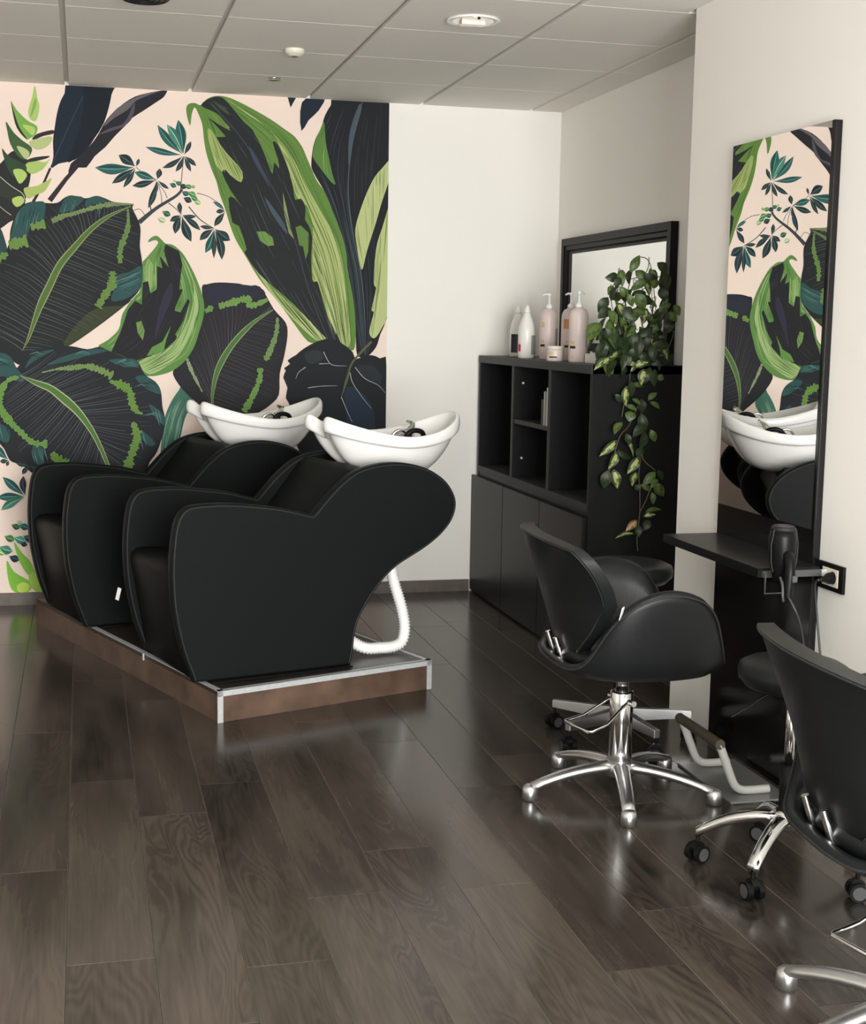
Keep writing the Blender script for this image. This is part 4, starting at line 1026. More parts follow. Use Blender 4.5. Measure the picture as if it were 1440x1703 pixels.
# ================================================================== HANGING PLANT
pt = thing('hanging_plant', 'trailing variegated hoya in a dark pot on the cabinet, vines hanging over its side', 'plant', (2.30, 5.66, CT))
PB = V3((2.30, 5.66, CT))
MB().lathe([(0.055, 0), (0.060, 0.004), (0.078, 0.115), (0.083, 0.118), (0.083, 0.128), (0.077, 0.128), (0.072, 0.112), (0.0, 0.110)], 28).build('pot', M_pot, pt)
MB().lathe([(0.0725, 0.108), (0.06, 0.116), (0.0, 0.120)], 24).build('soil', M_soil, pt)
def leaf_mesh(name, base, streak, edge):
    """unit leaf along +x, folded along the rib, colours per corner"""
    n = 7; vv = []; ff = []; cc = []
    prof = [0.0, 0.30, 0.46, 0.50, 0.42, 0.25, 0.0]
    for i in range(n):
        x = i/(n-1); z = 0.10*math.sin(x*PI)-0.18*x*x
        for s_ in (-1, -0.45, 0, 0.45, 1):
            vv.append((x, s_*prof[i]*0.5*1.0, z+0.10*abs(s_)*prof[i]))
    for i in range(n-1):
        for j in range(4):
            ff.append((i*5+j, i*5+j+1, (i+1)*5+j+1, (i+1)*5+j))
            c = (streak if j in (1, 2) and 0 < i < n-1 else base) if (i+j) % 5 else edge
            cc.append(c)
    me = bpy.data.meshes.new(name); me.from_pydata(vv, [], ff)
    a = me.color_attributes.new('Col', 'FLOAT_COLOR', 'CORNER'); buf = []
    for p, c in zip(me.polygons, cc):
        p.use_smooth = True
        for _ in p.loop_indices: buf += [*lin(c), 1.0]
    a.data.foreach_set('color', buf); me.materials.append(M_leaf)
    return me
LM = {'D': leaf_mesh('leaf_dark', (36, 48, 26), (42, 56, 30), (30, 42, 22)),
      'L': leaf_mesh('leaf_light', (70, 88, 44), (82, 102, 52), (58, 76, 36)),
      'V': leaf_mesh('leaf_variegated', (48, 66, 34), (158, 164, 104), (96, 112, 62)),
      'P': leaf_mesh('leaf_pink', (92, 92, 54), (190, 136, 98), (140, 120, 80))}
def put_leaf(base, tip, width, kind, roll=0.0):
    ax = tip-base; l_ = ax.length
    if l_ < 1e-4: return
    x_ = ax/l_
    tocam = (V3((0, 0, CAMH))-base).normalized()
    nrm = tocam+V3((random.uniform(-.6, .6), random.uniform(-.3, .3), random.uniform(0.0, .9)))
    nrm = (nrm-x_*nrm.dot(x_)).normalized()
    nrm = Matrix.Rotation(roll, 3, x_) @ nrm
    y_ = nrm.cross(x_)
    o = bpy.data.objects.new('leaf', LM[kind]); col.objects.link(o); o.parent = pt
    k_ = width/(0.5)
    m = Matrix(((x_.x*l_, y_.x*k_, nrm.x*l_, base.x-PB.x), (x_.y*l_, y_.y*k_, nrm.y*l_, base.y-PB.y), (x_.z*l_, y_.z*k_, nrm.z*l_, base.z-PB.z), (0, 0, 0, 1)))
    o.matrix_basis = m
c6 = conv(940, 400, 720/220)
YV = 5.47
def vp(p, Y=YV): return on_y(*c6(p), Y)
VL = [((335, 790), (325, 905), 42, 'V'), ((365, 790), (428, 785), 34, 'L'), ((362, 862), (412, 890), 26, 'L'), ((330, 898), (392, 922), 28, 'L'), ((358, 928), (348, 982), 56, 'L'), ((310, 988), (262, 1048), 44, 'L'), ((282, 1088), (192, 1172), 42, 'V'), ((282, 1148), (242, 1245), 46, 'V'), ((235, 1248), (208, 1352), 58, 'D'), ((262, 1243), (288, 1352), 52, 'V'),
      ((330, 1050), (352, 1112), 36, 'D'), ((320, 1078), (382, 1172), 28, 'V'), ((285, 1138), (358, 1198), 34, 'D'), ((410, 938), (432, 1052), 52, 'D'), ((442, 998), (368, 1062), 52, 'D'), ((432, 1038), (414, 1135), 52, 'D'), ((463, 1028), (492, 1098), 38, 'L'), ((452, 872), (497, 822), 34, 'L'), ((458, 878), (518, 912), 28, 'L'), ((402, 1178), (342, 1268), 48, 'V'),
      ((392, 1258), (358, 1332), 46, 'V'), ((378, 1328), (410, 1362), 34, 'D'), ((492, 1258), (422, 1332), 44, 'L'), ((502, 1298), (466, 1342), 34, 'L'), ((478, 1318), (542, 1394), 52, 'L'), ((500, 1248), (532, 1304), 40, 'D'), ((470, 1368), (482, 1436), 32, 'L'), ((408, 1328), (474, 1362), 30, 'L'), ((433, 1482), (523, 1455), 30, 'L'), ((423, 1502), (493, 1488), 28, 'V'),
      ((392, 1523), (332, 1578), 38, 'P'), ((395, 1548), (400, 1614), 38, 'D'), ((457, 1518), (428, 1578), 42, 'D'), ((382, 1600), (277, 1605), 36, 'V'), ((268, 838), (312, 882), 34, 'D'), ((430, 698), (413, 785), 52, 'V'), ((373, 687), (452, 658), 42, 'V'), ((490, 698), (478, 795), 42, 'D'), ((498, 738), (538, 756), 34, 'L'), ((462, 688), (438, 775), 44, 'D'),
      ((410, 860), (420, 940), 48, 'D'), ((350, 760), (368, 850), 40, 'D'), ((415, 1120), (398, 1190), 44, 'D')]
for a, b, wd, kd in VL:
    yo = YV+random.uniform(-0.03, 0.035)
    put_leaf(vp(a, yo), vp(b, yo-random.uniform(0, 0.025)), wd*220/720*yo/FPX*1.2, kd, random.uniform(-.25, .25))
CL = [((192, 448), (115, 540), 74, 'L'), ((172, 488), (113, 592), 28, 'D'), ((252, 638), (158, 695), 42, 'V'), ((297, 603), (218, 672), 44, 'V'), ((238, 668), (228, 702), 34, 'V'), ((262, 250), (236, 295), 44, 'L'), ((352, 172), (407, 78), 44, 'L'), ((300, 200), (272, 252), 40, 'D'), ((250, 370), (178, 418), 54, 'D'), ((460, 150), (482, 245), 40, 'L'), ((500, 120), (560, 180), 60, 'D'), ((520, 170), (570, 265), 58, 'D'), ((520, 250), (545, 330), 50, 'D'), ((590, 350), (625, 405), 38, 'L'), ((560, 390), (610, 440), 40, 'L'), ((380, 290), (440, 370), 60, 'L'), ((280, 480), (250, 600), 50, 'V'), ((330, 500), (370, 600), 56, 'D'), ((460, 520), (495, 628), 50, 'V'), ((400, 510), (400, 640), 46, 'D'), ((320, 600), (340, 700), 52, 'D'), ((210, 560), (190, 660), 50, 'D'), ((440, 400), (350, 390), 44, 'L'), ((450, 620), (430, 700), 44, 'D')]
for a, b, wd, kd in CL:
    yo = random.uniform(5.50, 5.60)
    put_leaf(vp(a, yo), vp(b, yo-random.uniform(0, 0.03)), wd*220/720*yo/FPX*1.25, kd, random.uniform(-.25, .25))
for i in range(185):
    # bushy crown around the pot
    while True:
        cx_, cy_ = random.uniform(175, 600), random.uniform(150, 690)
        top = 0.5+0.5*min(1, (cy_-120)/330)
        if abs(cx_-400) < 215*top: break
    if cy_ < 420 and random.random() < 0.45: continue
    yo = random.uniform(5.50, 5.66)
    a = vp((cx_, cy_), yo); ang = random.gauss(-PI/2, 0.75); l_ = random.uniform(0.055, 0.095)
    b = a+V3((math.cos(ang)*l_, random.uniform(-0.03, 0.02), math.sin(ang)*l_))
    if max(a.x, b.x) > 2.46: continue
    put_leaf(a, b, random.uniform(0.032, 0.050), random.choice('DDDDDDDLLV'), random.uniform(-.6, .6))
st = MB()
def vine(P, r_=0.0022, Y=YV, Y2=None):
    Y2 = Y if Y2 is None else Y2; n = len(P)
    st.tube([q-PB for q in catmull([vp(p, Y+(Y2-Y)*i/(n-1)) for i, p in enumerate(P)], 6)], r_, 6)
vine([(380, 470), (370, 600), (355, 670), (350, 760), (320, 890), (308, 960)], 0.0022, 5.60, YV); vine([(440, 500), (430, 700), (420, 800), (408, 862), (350, 1000), (300, 1060), (275, 1135)], 0.0022, 5.60, YV); vine([(470, 520), (455, 690), (450, 790), (456, 960), (430, 1060), (415, 1160), (400, 1270), (405, 1360), (405, 1480), (390, 1620), (395, 1690)], 0.0022, 5.58, YV)
vine([(415, 1160), (430, 1200), (490, 1252)]); vine([(470, 1330), (440, 1410), (405, 1480)]); vine([(275, 1130), (250, 1230), (235, 1260)])
vine([(500, 470), (480, 250), (462, 130), (425, 92), (380, 120), (330, 330), (320, 470)], 0.0020, 5.62, 5.62); vine([(300, 480), (250, 330), (285, 180), (320, 170), (340, 210), (420, 190), (450, 150), (456, 90)], 0.0020, 5.60, 5.62); vine([(420, 480), (400, 300), (470, 240), (520, 200), (540, 350), (560, 480), (590, 500), (560, 590)], 0.0020, 5.62, 5.60)
for i in range(14):
    a = (random.uniform(250, 540), random.uniform(430, 560)); b = (a[0]+random.uniform(-90, 90), a[1]-random.uniform(120, 330)); c_ = (b[0]+random.uniform(-60, 60), b[1]+random.uniform(20, 80))
    vine([a, ((a[0]+b[0])/2+random.uniform(-20, 20), (a[1]+b[1])/2), b, c_], 0.0016, 5.64, 5.60)
st.build('vine_stem', M_stem, pt, weld=False)

# ================================================================== STYLING STATION ON THE PIER
SX = 2.150; SY0, SY1 = 3.770, 4.432
ss = thing('styling_station', 'tall black styling board with long mirror and shelf on the white pier', 'styling station', (XP, (SY0+SY1)/2, 0))
def sbox(name, x0_, x1_, y0_, y1_, z0_, z1_, m, bev=0.001):
    mb = MB(); mb.box(x0_-XP, x1_-XP, y0_-(SY0+SY1)/2, y1_-(SY0+SY1)/2, z0_, z1_); return mb.build(name, m, ss, bevel=bev, seg=1)
sbox('board', SX+0.0045, XP, SY0, SY1, 0.0, 2.068, M_gloss)
sbox('mirror_glass', SX, SX+0.0045, SY0+0.016, SY1, 0.852, 2.068, M_mirror, 0.0)
sbox('lower_panel', SX, SX+0.0045, SY0, SY1, 0.0, 0.851, M_gloss, 0.0)
sbox('mirror_edge', SX-0.0003, SX+0.0045, SY0, SY0+0.0158, 0.852, 2.068, M_gloss, 0.0)
sh = sbox('shelf', 1.945, SX, 3.722, 4.425, 0.720, 0.748, M_cab)
# dryer bracket along the shelf end and its wire ring
br = MB()
br.box(1.955-XP, 2.148-XP, 3.708-4.101, 3.721-4.101, 0.722, 0.742); br.build('bracket', M_greyp, ss)
br = MB(); br.box(2.148-XP, 2.1745-XP, 3.708-4.101, 3.716-4.101, 0.722, 0.742); br.build('bracket_end', M_trim, ss)
rg = MB(); pts = [(1.958, 3.70, 0.735), (1.958, 3.70, 0.676), (2.020, 3.70, 0.676), (2.020, 3.70, 0.735)]
rg.tube([(a-XP, b-4.101, c) for a, b, c in pts], 0.0032, 6); rg.build('holder_ring', M_greyp, ss, weld=False)

# ---- hair dryer standing nozzle down in the bracket
hd = thing('hair_dryer', 'black hair dryer standing in the bracket at the shelf end', 'hair dryer', (1.985, 3.655, 0.722), 0.0)
MB().lathe([(0.020, 0.0), (0.024, 0.004), (0.030, 0.03), (0.038, 0.06), (0.0405, 0.095), (0.0400, 0.13), (0.036, 0.152)], 28).build('barrel', M_blackp, hd)
cp = MB().lathe([(0.0362, 0.150), (0.0362, 0.158), (0.032, 0.163), (0.0, 0.164)], 28).build('rear_grille', M_rubber, hd)
gr = MB()
for i in range(5): gr.tube([(0.030*math.cos(a)*(0.2+0.18*i), 0.030*math.sin(a)*(0.2+0.18*i), 0.1645) for a in [2*PI*j/20 for j in range(20)]], 0.0012, 5, False, True)
gr.build('grille_ring', M_greyp, cp, weld=False)
hn = MB(); hn.tube(catmull([(0.0, -0.03, 0.085), (-0.003, -0.052, 0.070), (-0.008, -0.066, 0.04), (-0.012, -0.070, 0.0), (-0.014, -0.070, -0.03)], 5), [0.016]*8+[0.0155]*6+[0.015]*7, 12)
hn.build('handle', M_blackp, hd, weld=False)
sw = MB(); sw.box(-0.010, 0.006, -0.088, -0.081, 0.01, 0.03); sw.build('switch', M_greyp, hd, bevel=0.002)
hk = MB(); hk.tube(catmull([(-0.03, -0.05, 0.02), (-0.032, -0.07, 0.0), (-0.035, -0.08, -0.03), (-0.03, -0.075, -0.045)], 6), 0.004, 8); hk.build('hanging_loop', M_greyp, hd, weld=False)
for s_ in (-1, 1):
    sd = MB(); sd.tube([(s_*0.035, -0.012, 0.155), (s_*0.043, -0.012, 0.11), (s_*0.041, -0.012, 0.06), (s_*0.034, -0.012, 0.03)], 0.0028, 6); sd.build('side_rib', M_rubber, hd, weld=False)

# ---- wall socket with plug
so = thing('wall_socket', 'cream power socket in a black frame on the white pier', 'socket', (XP, 3.687, 0.722))
def obox(name, x, y0_, y1_, z0_, z1_, m, par, bev=0.0015, x1_=0.0): 
    mb = MB(); mb.box(-x, -x1_, y0_, y1_, z0_, z1_); return mb.build(name, m, par, bevel=bev, seg=2)
obox('frame', 0.010, -0.071, 0.071, -0.041, 0.041, M_blackw, so)
obox('insert', 0.0115, -0.045, 0.045, -0.027, 0.027, M_cream, so, 0.001, 0.009)
wl_ = MB(); wl_.lathe([(0.0195, 0), (0.0195, 0.0008), (0.0175, 0.0010), (0.0, 0.0010)], 24); q_ = wl_.build('socket_well', M_blackp, so); q_.location = (-0.0115, -0.016, 0); q_.rotation_euler = (0, -PI/2, 0)
pg = thing('plug', 'black plug pushed into the cream wall socket', 'plug', (XP-0.0125, 3.671, 0.722)); pgm = MB(); pgm.lathe([(0.017, 0), (0.018, 0.004), (0.017, 0.018), (0.011, 0.028), (0.007, 0.045), (0.005, 0.058)], 18); q_ = pgm.build('plug_body', M_blackp, pg); q_.rotation_euler = (0, -PI/2, 0.35)
pp = MB(); pp.lathe([(0.0025, -0.004), (0.0025, 0.002), (0.0, 0.002)], 8); q_ = pp.build('pin', M_chrome, pg); q_.rotation_euler = (0, -PI/2, 0)
cd = MB()
def R_(x, y, X): return on_x(x, y, X)
cpts = [V3((1.971, 3.585, 0.692)), V3((1.990, 3.56, 0.640)), V3((2.035, 3.60, 0.56)), V3((2.060, 3.62, 0.45)), V3((2.07, 3.62, 0.34)), V3((2.10, 3.61, 0.285)), V3((2.125, 3.63, 0.33)), V3((2.135, 3.66, 0.45)), V3((2.140, 3.70, 0.57)), V3((2.130, 3.705, 0.66)), V3((2.118, 3.690, 0.705)), V3((2.108, 3.651, 0.722))]
cd.tube(catmull(cpts, 8), 0.0036, 8); cdo = cd.build('power_cord', M_cordg, None, weld=False)
tag(cdo, 'thin black power cord looping from the hair dryer to the socket', 'cord')

# ---- footrest
fr = thing('footrest', 'grey tubular footrest with brown grip on a steel floor plate', 'footrest', (1.99, 3.975, 0))
def fl_(p): return (p[0]-1.99, p[1]-3.975, p[2])
mb = MB(); mb.box(1.918-1.99, 2.125-1.99, 3.775-3.975, 4.175-3.975, 0.0, 0.008); mb.build('floor_plate', M_steel, fr, bevel=0.002)
for yy in (3.835, 4.115):
    mb = MB(); mb.tube([fl_(q) for q in catmull([(1.897, yy, 0.176), (1.907, yy, 0.160), (1.935, yy, 0.09), (1.955, yy, 0.045), (1.975, yy, 0.027), (2.005, yy, 0.0215), (2.075, yy, 0.0215)], 5)], 0.0135, 12); mb.build('bent_tube', M_greytube, fr, weld=False)
mb = MB(); mb.tube([fl_((1.897, y_, 0.178)) for y_ in (3.822, 3.90, 4.05, 4.128)], 0.0165, 14); mb.build('foot_grip', M_grip, fr, weld=False)

# ================================================================== STYLING CHAIRS
def star_leg(a, r_tip, z_hub, z_tip, wh, wt, th):
    """curved tapered arm of a five-star base along direction a"""
    d = V3((math.cos(a), math.sin(a), 0)); s_ = V3((-math.sin(a), math.cos(a), 0)); rings = []
    for i in range(9):
        t = i/8; r_ = 0.02+(r_tip-0.02)*t; z = z_hub+(z_tip-z_hub)*(t**2.1); w_ = wh+(wt-wh)*t; h_ = th*(1-0.25*t)
        ring = []
        for j in range(10):
            q = 2*PI*j/10; ring.append(d*r_+s_*(w_*math.cos(q))+V3((0, 0, z+h_*math.sin(q))))
        rings.append(ring)
    return MB().loft(rings, True, True, True, True)
LOBE = [(-0.26, 0.0), (-0.225, 0.012), (-0.188, 0.045), (-0.136, 0.146), (-0.083, 0.206), (-0.01, 0.240), (0.065, 0.245), (0.142, 0.221), (0.19, 0.170), (0.228, 0.096), (0.250, 0.05), (0.285, 0.02)]
LOBE = [(q.x, max(0.0, q.y)) for q in catmull(LOBE, 8)]
def styling_chair(name, label, loc, rz, feet0, pump_a, group):
    t = thing(name, label, 'chair', loc, rz, group)
    # five-star base
    for k_ in range(5):
        a = feet0+k_*2*PI/5
        lg = star_leg(a, 0.296, 0.088, 0.040, 0.027, 0.020, 0.019).build('leg', M_alu, t)
        c_ = (0.298*math.cos(a), 0.298*math.sin(a), 0)
        MB().lathe([(0.021, 0.0), (0.0245, 0.004), (0.0245, 0.030), (0.022, 0.042), (0.014, 0.049), (0.0, 0.051)], 16, c_).build('foot', M_alu, lg)
    MB().lathe([(0.036, 0.055), (0.047, 0.062), (0.047, 0.098), (0.038, 0.108)], 24).build('hub', M_alu, t)
    MB().lathe([(0.0365, 0.088), (0.0365, 0.325), (0.034, 0.330), (0.030, 0.331)], 28).build('column', M_chrome, t)
    MB().lathe([(0.020, 0.325), (0.020, 0.412)], 20).build('piston', M_chrome, t)
    # pump pedal loop
    d = V3((math.cos(pump_a), math.sin(pump_a), 0)); s_ = V3((-d.y, d.x, 0)); z_ = V3((0, 0, 1))
    pd = MB(); P = [s_*0.036+z_*0.300, d*0.02+s_*0.042+z_*0.296, d*0.10+s_*0.060+z_*0.250, d*0.165+s_*0.068+z_*0.237, d*0.172+s_*0.060+z_*0.236, d*0.172-s_*0.060+z_*0.236, d*0.165-s_*0.068+z_*0.237, d*0.10-s_*0.060+z_*0.250, d*0.02-s_*0.042+z_*0.296, s_*-0.036+z_*0.300]
    pd.tube(P, 0.0052, 8); pdo = pd.build('pump_pedal', M_chrome, t, weld=False)
    pv = MB(); pv.tube([s_*-0.062+z_*0.300, s_*0.062+z_*0.300], 0.0095, 12); pv.build('pivot', M_chrome, pdo, weld=False)
    # seat shell: closed ring with two raised side lobes
    n = 120; rings = [[] for _ in range(9)]
    for j in range(n):
        th = 2*PI*j/n; c, s1 = math.cos(th), math.sin(th); e = 3.0 if c > 0 else 2.7; ax_ = 0.282 if c > 0 else 0.248
        r_ = (abs(c)**e+abs(s1)**e)**(-1/e)
        ox, oy = ax_*r_*c, 0.292*r_*s1
        side = min(1.0, max(0.0, (abs(s1)*r_-0.45)/0.45)); side = side*side*(3-2*side)
        ztop = 0.462+lerpt(ox, LOBE)*side*1.0
        if ox > 0: ztop = max(ztop, 0.470)
        fl_o = 0.030*(ztop-0.45)/0.25            # lobes flare outwards
        nx, ny = c, s1
        def pt_(sc_, dz, fl=0.0): return (ox*sc_+nx*0.0, oy*sc_+math.copysign(fl, oy)*abs(s1), dz)
        hgt = ztop-0.40
        rings[0].append(pt_(0.45, 0.405)); rings[1].append(pt_(0.80, 0.412)); rings[2].append(pt_(0.955, 0.432))
        rings[3].append(pt_(1.0, 0.40+hgt*0.45+0.02, fl_o*0.3)); rings[4].append(pt_(1.0, ztop-0.022, fl_o)); rings[5].append(pt_(0.975, ztop-0.002, fl_o)); rings[6].append(pt_(0.89, ztop-0.004, fl_o*0.7)); rings[7].append(pt_(0.825, max(0.44, ztop-0.045), 0)); rings[8].append(pt_(0.80, 0.44))
    mb = MB(); mb.loft(rings, True, True, True, True); mb.build('seat_shell', M_leather2, t, sub=1)
    pi_ = MB(); pi_.tube([(p[0]*0.995, p[1]*0.995+math.copysign(0.004, p[1]), p[2]+0.004) for p in rings[4]], 0.0036, 6, False, True); pi_.build('piping', M_pipe, t, weld=False)
    # seat cushion
    rr = []
    for sc_, z in ((0.70, 0.430), (0.86, 0.438), (0.90, 0.462), (0.88, 0.486), (0.80, 0.500), (0.5, 0.508), (0.15, 0.510)):
        rr.append([((0.278 if math.cos(a) > 0 else 0.248)*sc_*(abs(math.cos(a))**2.6+abs(math.sin(a))**2.6)**(-1/2.6)*math.cos(a)+0.012, 0.29*0.92*sc_*(abs(math.cos(a))**2.6+abs(math.sin(a))**2.6)**(-1/2.6)*math.sin(a), z) for a in [2*PI*q/40 for q in range(40)]])
    mb = MB(); mb.loft(rr, True, True, True, True); mb.build('seat', M_leather2, t)
    # back shell
    WT = [(0, 0.062), (0.06, 0.105), (0.15, 0.155), (0.3, 0.215), (0.5, 0.267), (0.7, 0.296), (0.85, 0.304), (0.95, 0.300), (1.0, 0.286)]; WT = [(q.x, q.y) for q in catmull(WT, 6)]
    nt_, ns = 18, 18; front = []; rear = []
    for i in range(nt_+1):
        q = i/nt_; wv = lerpt(q, WT); xc = -0.165-0.125*q**0.9; kf = lerpt(q, [(0, 0.03), (0.3, 0.10), (0.55, 0.125), (0.8, 0.09), (1, 0.055)]); rf = []; rb = []
        for j in range(ns+1):
            s1 = -1+2*j/ns; y = wv*math.copysign(abs(s1)**0.85, s1)
            z = 0.448+0.375*q+(0.012*(1-s1*s1) if q > 0.9 else 0)
            if q < 0.12: z -= 0.03*(1-s1*s1)*(1-q/0.12)
            x = xc+kf*(y/0.3)**2
            tk = 0.050*(1-0.25*abs(s1)**3)
            rb.append((x-tk*0.5, y, z)); rf.append((x+tk*0.5, y, z))
        front.append(rf); rear.append(rb)
    mb = MB(); W_ = ns+1
    vv = [p for r_ in rear for p in r_]+[p for r_ in front for p in r_]; N_ = (nt_+1)*W_; ff = []
    for i in range(nt_):
        for j in range(ns):
            a, b, c_, d_ = i*W_+j, i*W_+j+1, (i+1)*W_+j+1, (i+1)*W_+j
            ff += [(a, b, c_, d_), (N_+d_, N_+c_, N_+b, N_+a)]
    bd = [j for j in range(ns)]
    for j in range(ns):
        ff.append((j, N_+j, N_+j+1, j+1)); o2 = nt_*W_; ff.append((o2+j, o2+j+1, N_+o2+j+1, N_+o2+j))
    for i in range(nt_):
        ff.append((i*W_, (i+1)*W_, N_+(i+1)*W_, N_+i*W_)); e2 = ns; ff.append((i*W_+e2, N_+i*W_+e2, N_+(i+1)*W_+e2, (i+1)*W_+e2))
    mb.add(vv, ff, True)
    bk = mb.build('backrest', M_leather2, t, bevel=0.010, seg=3)
    # seam of piping round the rear face
    rim_ = [rear[i][0] for i in range(2, nt_+1)]+[rear[nt_][j] for j in range(1, ns)]+[rear[i][ns] for i in range(nt_, 1, -1)]
    sm = MB(); sm.tube([(p[0]-0.001, p[1]*0.975, p[2]-0.004) for p in rim_], 0.003, 6); sm.build('seam_piping', M_pipe, bk, weld=False)
    for yy in (0.055, -0.035):
        rd = MB(); rd.tube([(-0.196, yy, 0.418), (-0.212, yy+0.004, 0.462), (-0.228, yy+0.008, 0.512)], [0.009, 0.009, 0.0085], 12); rd.build('back_rod', M_chrome, t, weld=False)
    return t
chA = styling_chair('styling_chair', 'black tub styling chair on a five-star aluminium base facing the wall mirror', (1.620, 3.955, 0), math.radians(-4), math.radians(42), math.radians(200), 'black styling chairs')
tg = MB(); tg.box(-0.0012, 0.0012, -0.009, 0.009, -0.019, 0.019); tgo = tg.build('brand_tag', M_tag, chA); tgo.location = (-0.108, -0.300, 0.640); tgo.rotation_euler = (0.1, 0.25, -0.6)
tgo['label'] = 'white woven tag on the back edge'
chB = copy_tree(chA); chB.location = (1.638, 2.380, 0); chB.rotation_euler = (0, 0, math.radians(-6)); chB['label'] = 'black styling chair next to the rolling stool with curved chrome arms, turned to the pier'
for ch in list(chB.children):
    if ch.name.startswith('brand_tag'): bpy.data.objects.remove(ch)
    elif ch.name.startswith('leg'): ch.rotation_euler = (0, 0, math.radians(10))

# ================================================================== ROLLING STOOLS
def caster(par, c, a, wheel_m):
    d = V3((math.cos(a), math.sin(a), 0)); s_ = V3((-d.y, d.x, 0)); c = V3(c)
    hw = MB(); hw.tube([c+s_*-0.010+V3((0, 0, 0.040)), c+s_*0.010+V3((0, 0, 0.040))], 0.019, 12); ho = hw.build('caster', M_blackp, par, weld=False)
    for sg in (-1, 1):
        wv = MB(); q = c+s_*(sg*0.017)+V3((0, 0, 0.025)); wv.tube([q-s_*0.008, q+s_*0.008], 0.025, 18); wv.build('wheel', M_blackp, ho, weld=False)
        wv = MB(); wv.tube([q+s_*(sg*0.0078), q+s_*(sg*0.0095)], 0.018, 16); wv.build('wheel_disc', wheel_m, ho, weld=False)
    pn = MB(); pn.tube([c+V3((0, 0, 0.045)), c+V3((0, 0, 0.075))], 0.006, 8); pn.build('stem', M_blackp, ho, weld=False)
def seat_round(par, z, r_):
    MB().lathe([(r_*0.55, z-0.055), (r_*0.86, z-0.050), (r_*0.98, z-0.030), (r_, z-0.012), (r_*0.97, z+0.006), (r_*0.85, z+0.016), (r_*0.4, z+0.018), (0.0, z+0.018)], 36).build('seat', M_leather2, par)
    MB().lathe([(r_*0.5, z-0.066), (r_*0.6, z-0.054)], 24).build('seat_plate', M_blackp, par)
s1 = thing('rolling_stool', 'black round stool on box-section arms with casters behind the styling chair', 'stool', (1.83, 4.49, 0))
for k_ in range(5):
    a = math.radians(134+72*k_); d = V3((math.cos(a), math.sin(a), 0)); s_ = V3((-d.y, d.x, 0)); rings = []
    for t in (0, 1):
        r_ = 0.025+t*0.235; w_ = 0.014-0.002*t; zt = 0.118-0.012*t; zb_ = 0.070+0.008*t
        rings.append([d*r_+s_*w_+V3((0, 0, zb_)), d*r_-s_*w_+V3((0, 0, zb_)), d*r_-s_*w_+V3((0, 0, zt)), d*r_+s_*w_+V3((0, 0, zt))])
    lg = MB().loft(rings, True, True, True, False).build('leg', M_alu, s1, bevel=0.002)
    caster(lg, d*0.255, a+1.1, M_greyp)
MB().lathe([(0.030, 0.068), (0.034, 0.074), (0.034, 0.125), (0.028, 0.132)], 24).build('hub', M_blackp, s1)
MB().lathe([(0.026, 0.130), (0.026, 0.360), (0.024, 0.364)], 20).build('column', M_blackp, s1); MB().lathe([(0.014, 0.360), (0.014, 0.575)], 16).build('piston', M_chrome, s1)
seat_round(s1, 0.625, 0.172)
s2 = thing('rolling_stool', 'low stool with curved chrome arms and black casters beside the pier', 'stool', (1.82, 3.258, 0))
for k_ in range(5):
    a = math.radians(150+72*k_); d = V3((math.cos(a), math.sin(a), 0)); s_ = V3((-d.y, d.x, 0)); rings = []
    for i in range(9):
        t = i/8; r_ = 0.022+t*0.215; z = 0.152-0.068*t**2.2; w_ = 0.023-0.006*t; h_ = 0.017
        rings.append([d*r_+s_*(w_*math.cos(q))+V3((0, 0, z+h_*(0.9 if math.sin(q) > 0 else 1.0)*math.sin(q))) for q in [2*PI*j/12 for j in range(12)]])
    lg = MB().loft(rings, True, True, True, True).build('leg', M_chrome, s2)
    caster(lg, d*0.232, a+0.9, M_greyp)
MB().lathe([(0.026, 0.120), (0.032, 0.126), (0.032, 0.168), (0.026, 0.174)], 24).build('hub', M_chrome, s2)
MB().lathe([(0.022, 0.172), (0.022, 0.300)], 20).build('column', M_blackp, s2)
MB().lathe([(0.013, 0.300), (0.013, 0.520)], 16).build('piston', M_chrome, s2)
seat_round(s2, 0.565, 0.146)
lv = MB(); lv.tube(catmull([(0.0, 0.0, 0.500), (-0.06, 0.02, 0.490), (-0.105, 0.035, 0.455), (-0.150, 0.05, 0.425)], 5), 0.004, 8); lv.build('height_lever', M_blackp, s2, weld=False)

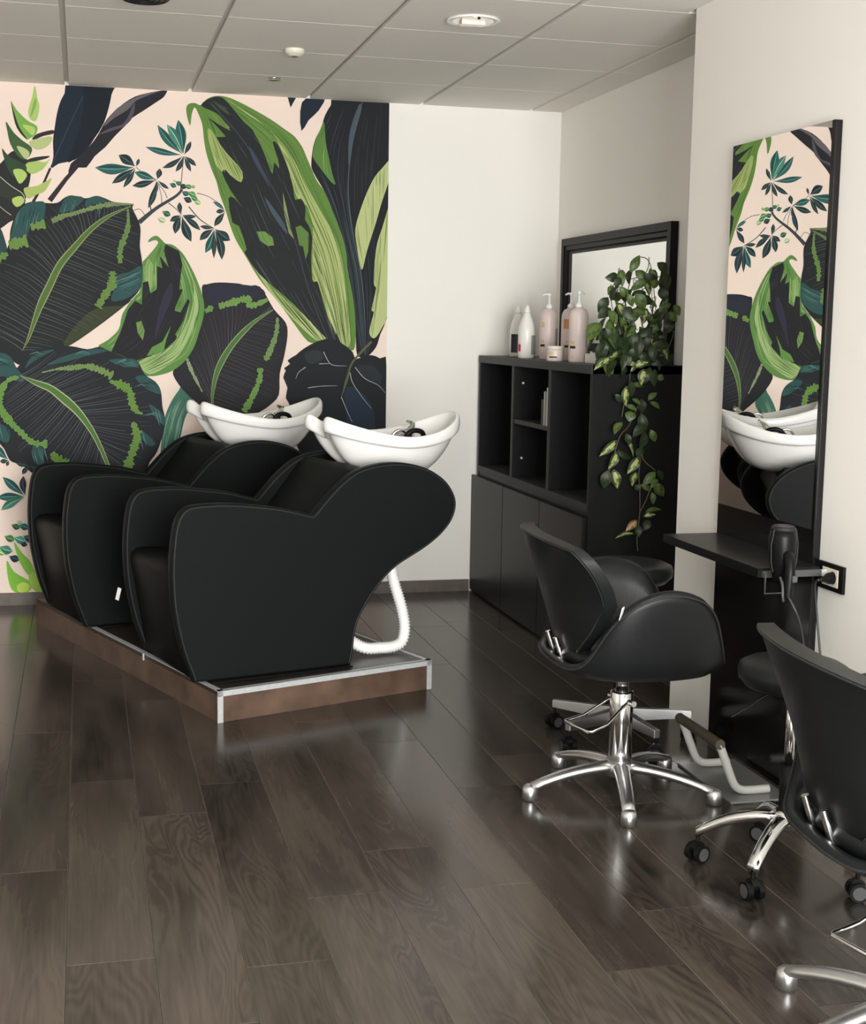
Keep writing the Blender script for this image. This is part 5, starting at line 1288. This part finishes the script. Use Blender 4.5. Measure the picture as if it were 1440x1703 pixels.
# ================================================================== CEILING FITTINGS
dl = thing('downlight', 'large round recessed ceiling downlight with pale ring and shiny reflector', 'ceiling light', (1.457, 5.256, CZ))
MB().lathe([(0.100, -0.002), (0.104, -0.006), (0.100, -0.009), (0.080, -0.006), (0.078, -0.001), (0.100, -0.0005)], 40).build('ring', M_bottlew, dl)
MB().lathe([(0.079, -0.006), (0.074, -0.002), (0.060, 0.0), (0.0, 0.001)], 36).build('reflector', M_refl, dl)
lp = MB(); lp.tube([(-0.045, 0.006, -0.008), (0.045, 0.006, -0.008)], 0.011, 10); lp.tube([(-0.045, 0.030, -0.008), (0.045, 0.030, -0.008)], 0.011, 10); lp.build('lamp_tube', M_glow, dl, weld=False)
cl_ = MB(); cl_.box(-0.004, 0.004, -0.086, -0.074, -0.014, -0.004); cl_.build('clip', M_blackp, dl)
sd = thing('smoke_detector', 'small off-white round detector on the ceiling', 'smoke detector', (0.894, 6.041, CZ))
MB().lathe([(0.012, -0.030), (0.026, -0.029), (0.034, -0.020), (0.040, -0.018), (0.042, -0.003), (0.042, 0.0)], 28).build('housing', M_cream, sd); MB().lathe([(0.013, -0.0312), (0.0, -0.0314)][::-1], 16).build('sensor', M_greyp, sd)
sp = thing('spot_light', 'tiny recessed chrome spotlight in the ceiling near the mural', 'ceiling light', (0.902, 6.766, CZ))
MB().lathe([(0.040, -0.001), (0.042, -0.005), (0.036, -0.008), (0.028, -0.004), (0.028, -0.001)], 28).build('ring', M_refl, sp); MB().lathe([(0.027, -0.004), (0.0, -0.003)], 24).build('lamp', M_glow, sp)
bl = thing('ceiling_speaker', 'black round fitting on the ceiling', 'ceiling fitting', (0.235, 5.175, CZ))
MB().lathe([(0.080, -0.030), (0.088, -0.024), (0.090, -0.004), (0.090, 0.0)], 36).build('housing', M_blackp, bl)
gl = MB()
for i in range(4): gl.tube([(0.018*(i+1)*math.cos(a), 0.018*(i+1)*math.sin(a), -0.031) for a in [2*PI*j/28 for j in range(28)]], 0.002, 5, False, True)
gl.build('grille', M_rubber, bl, weld=False)
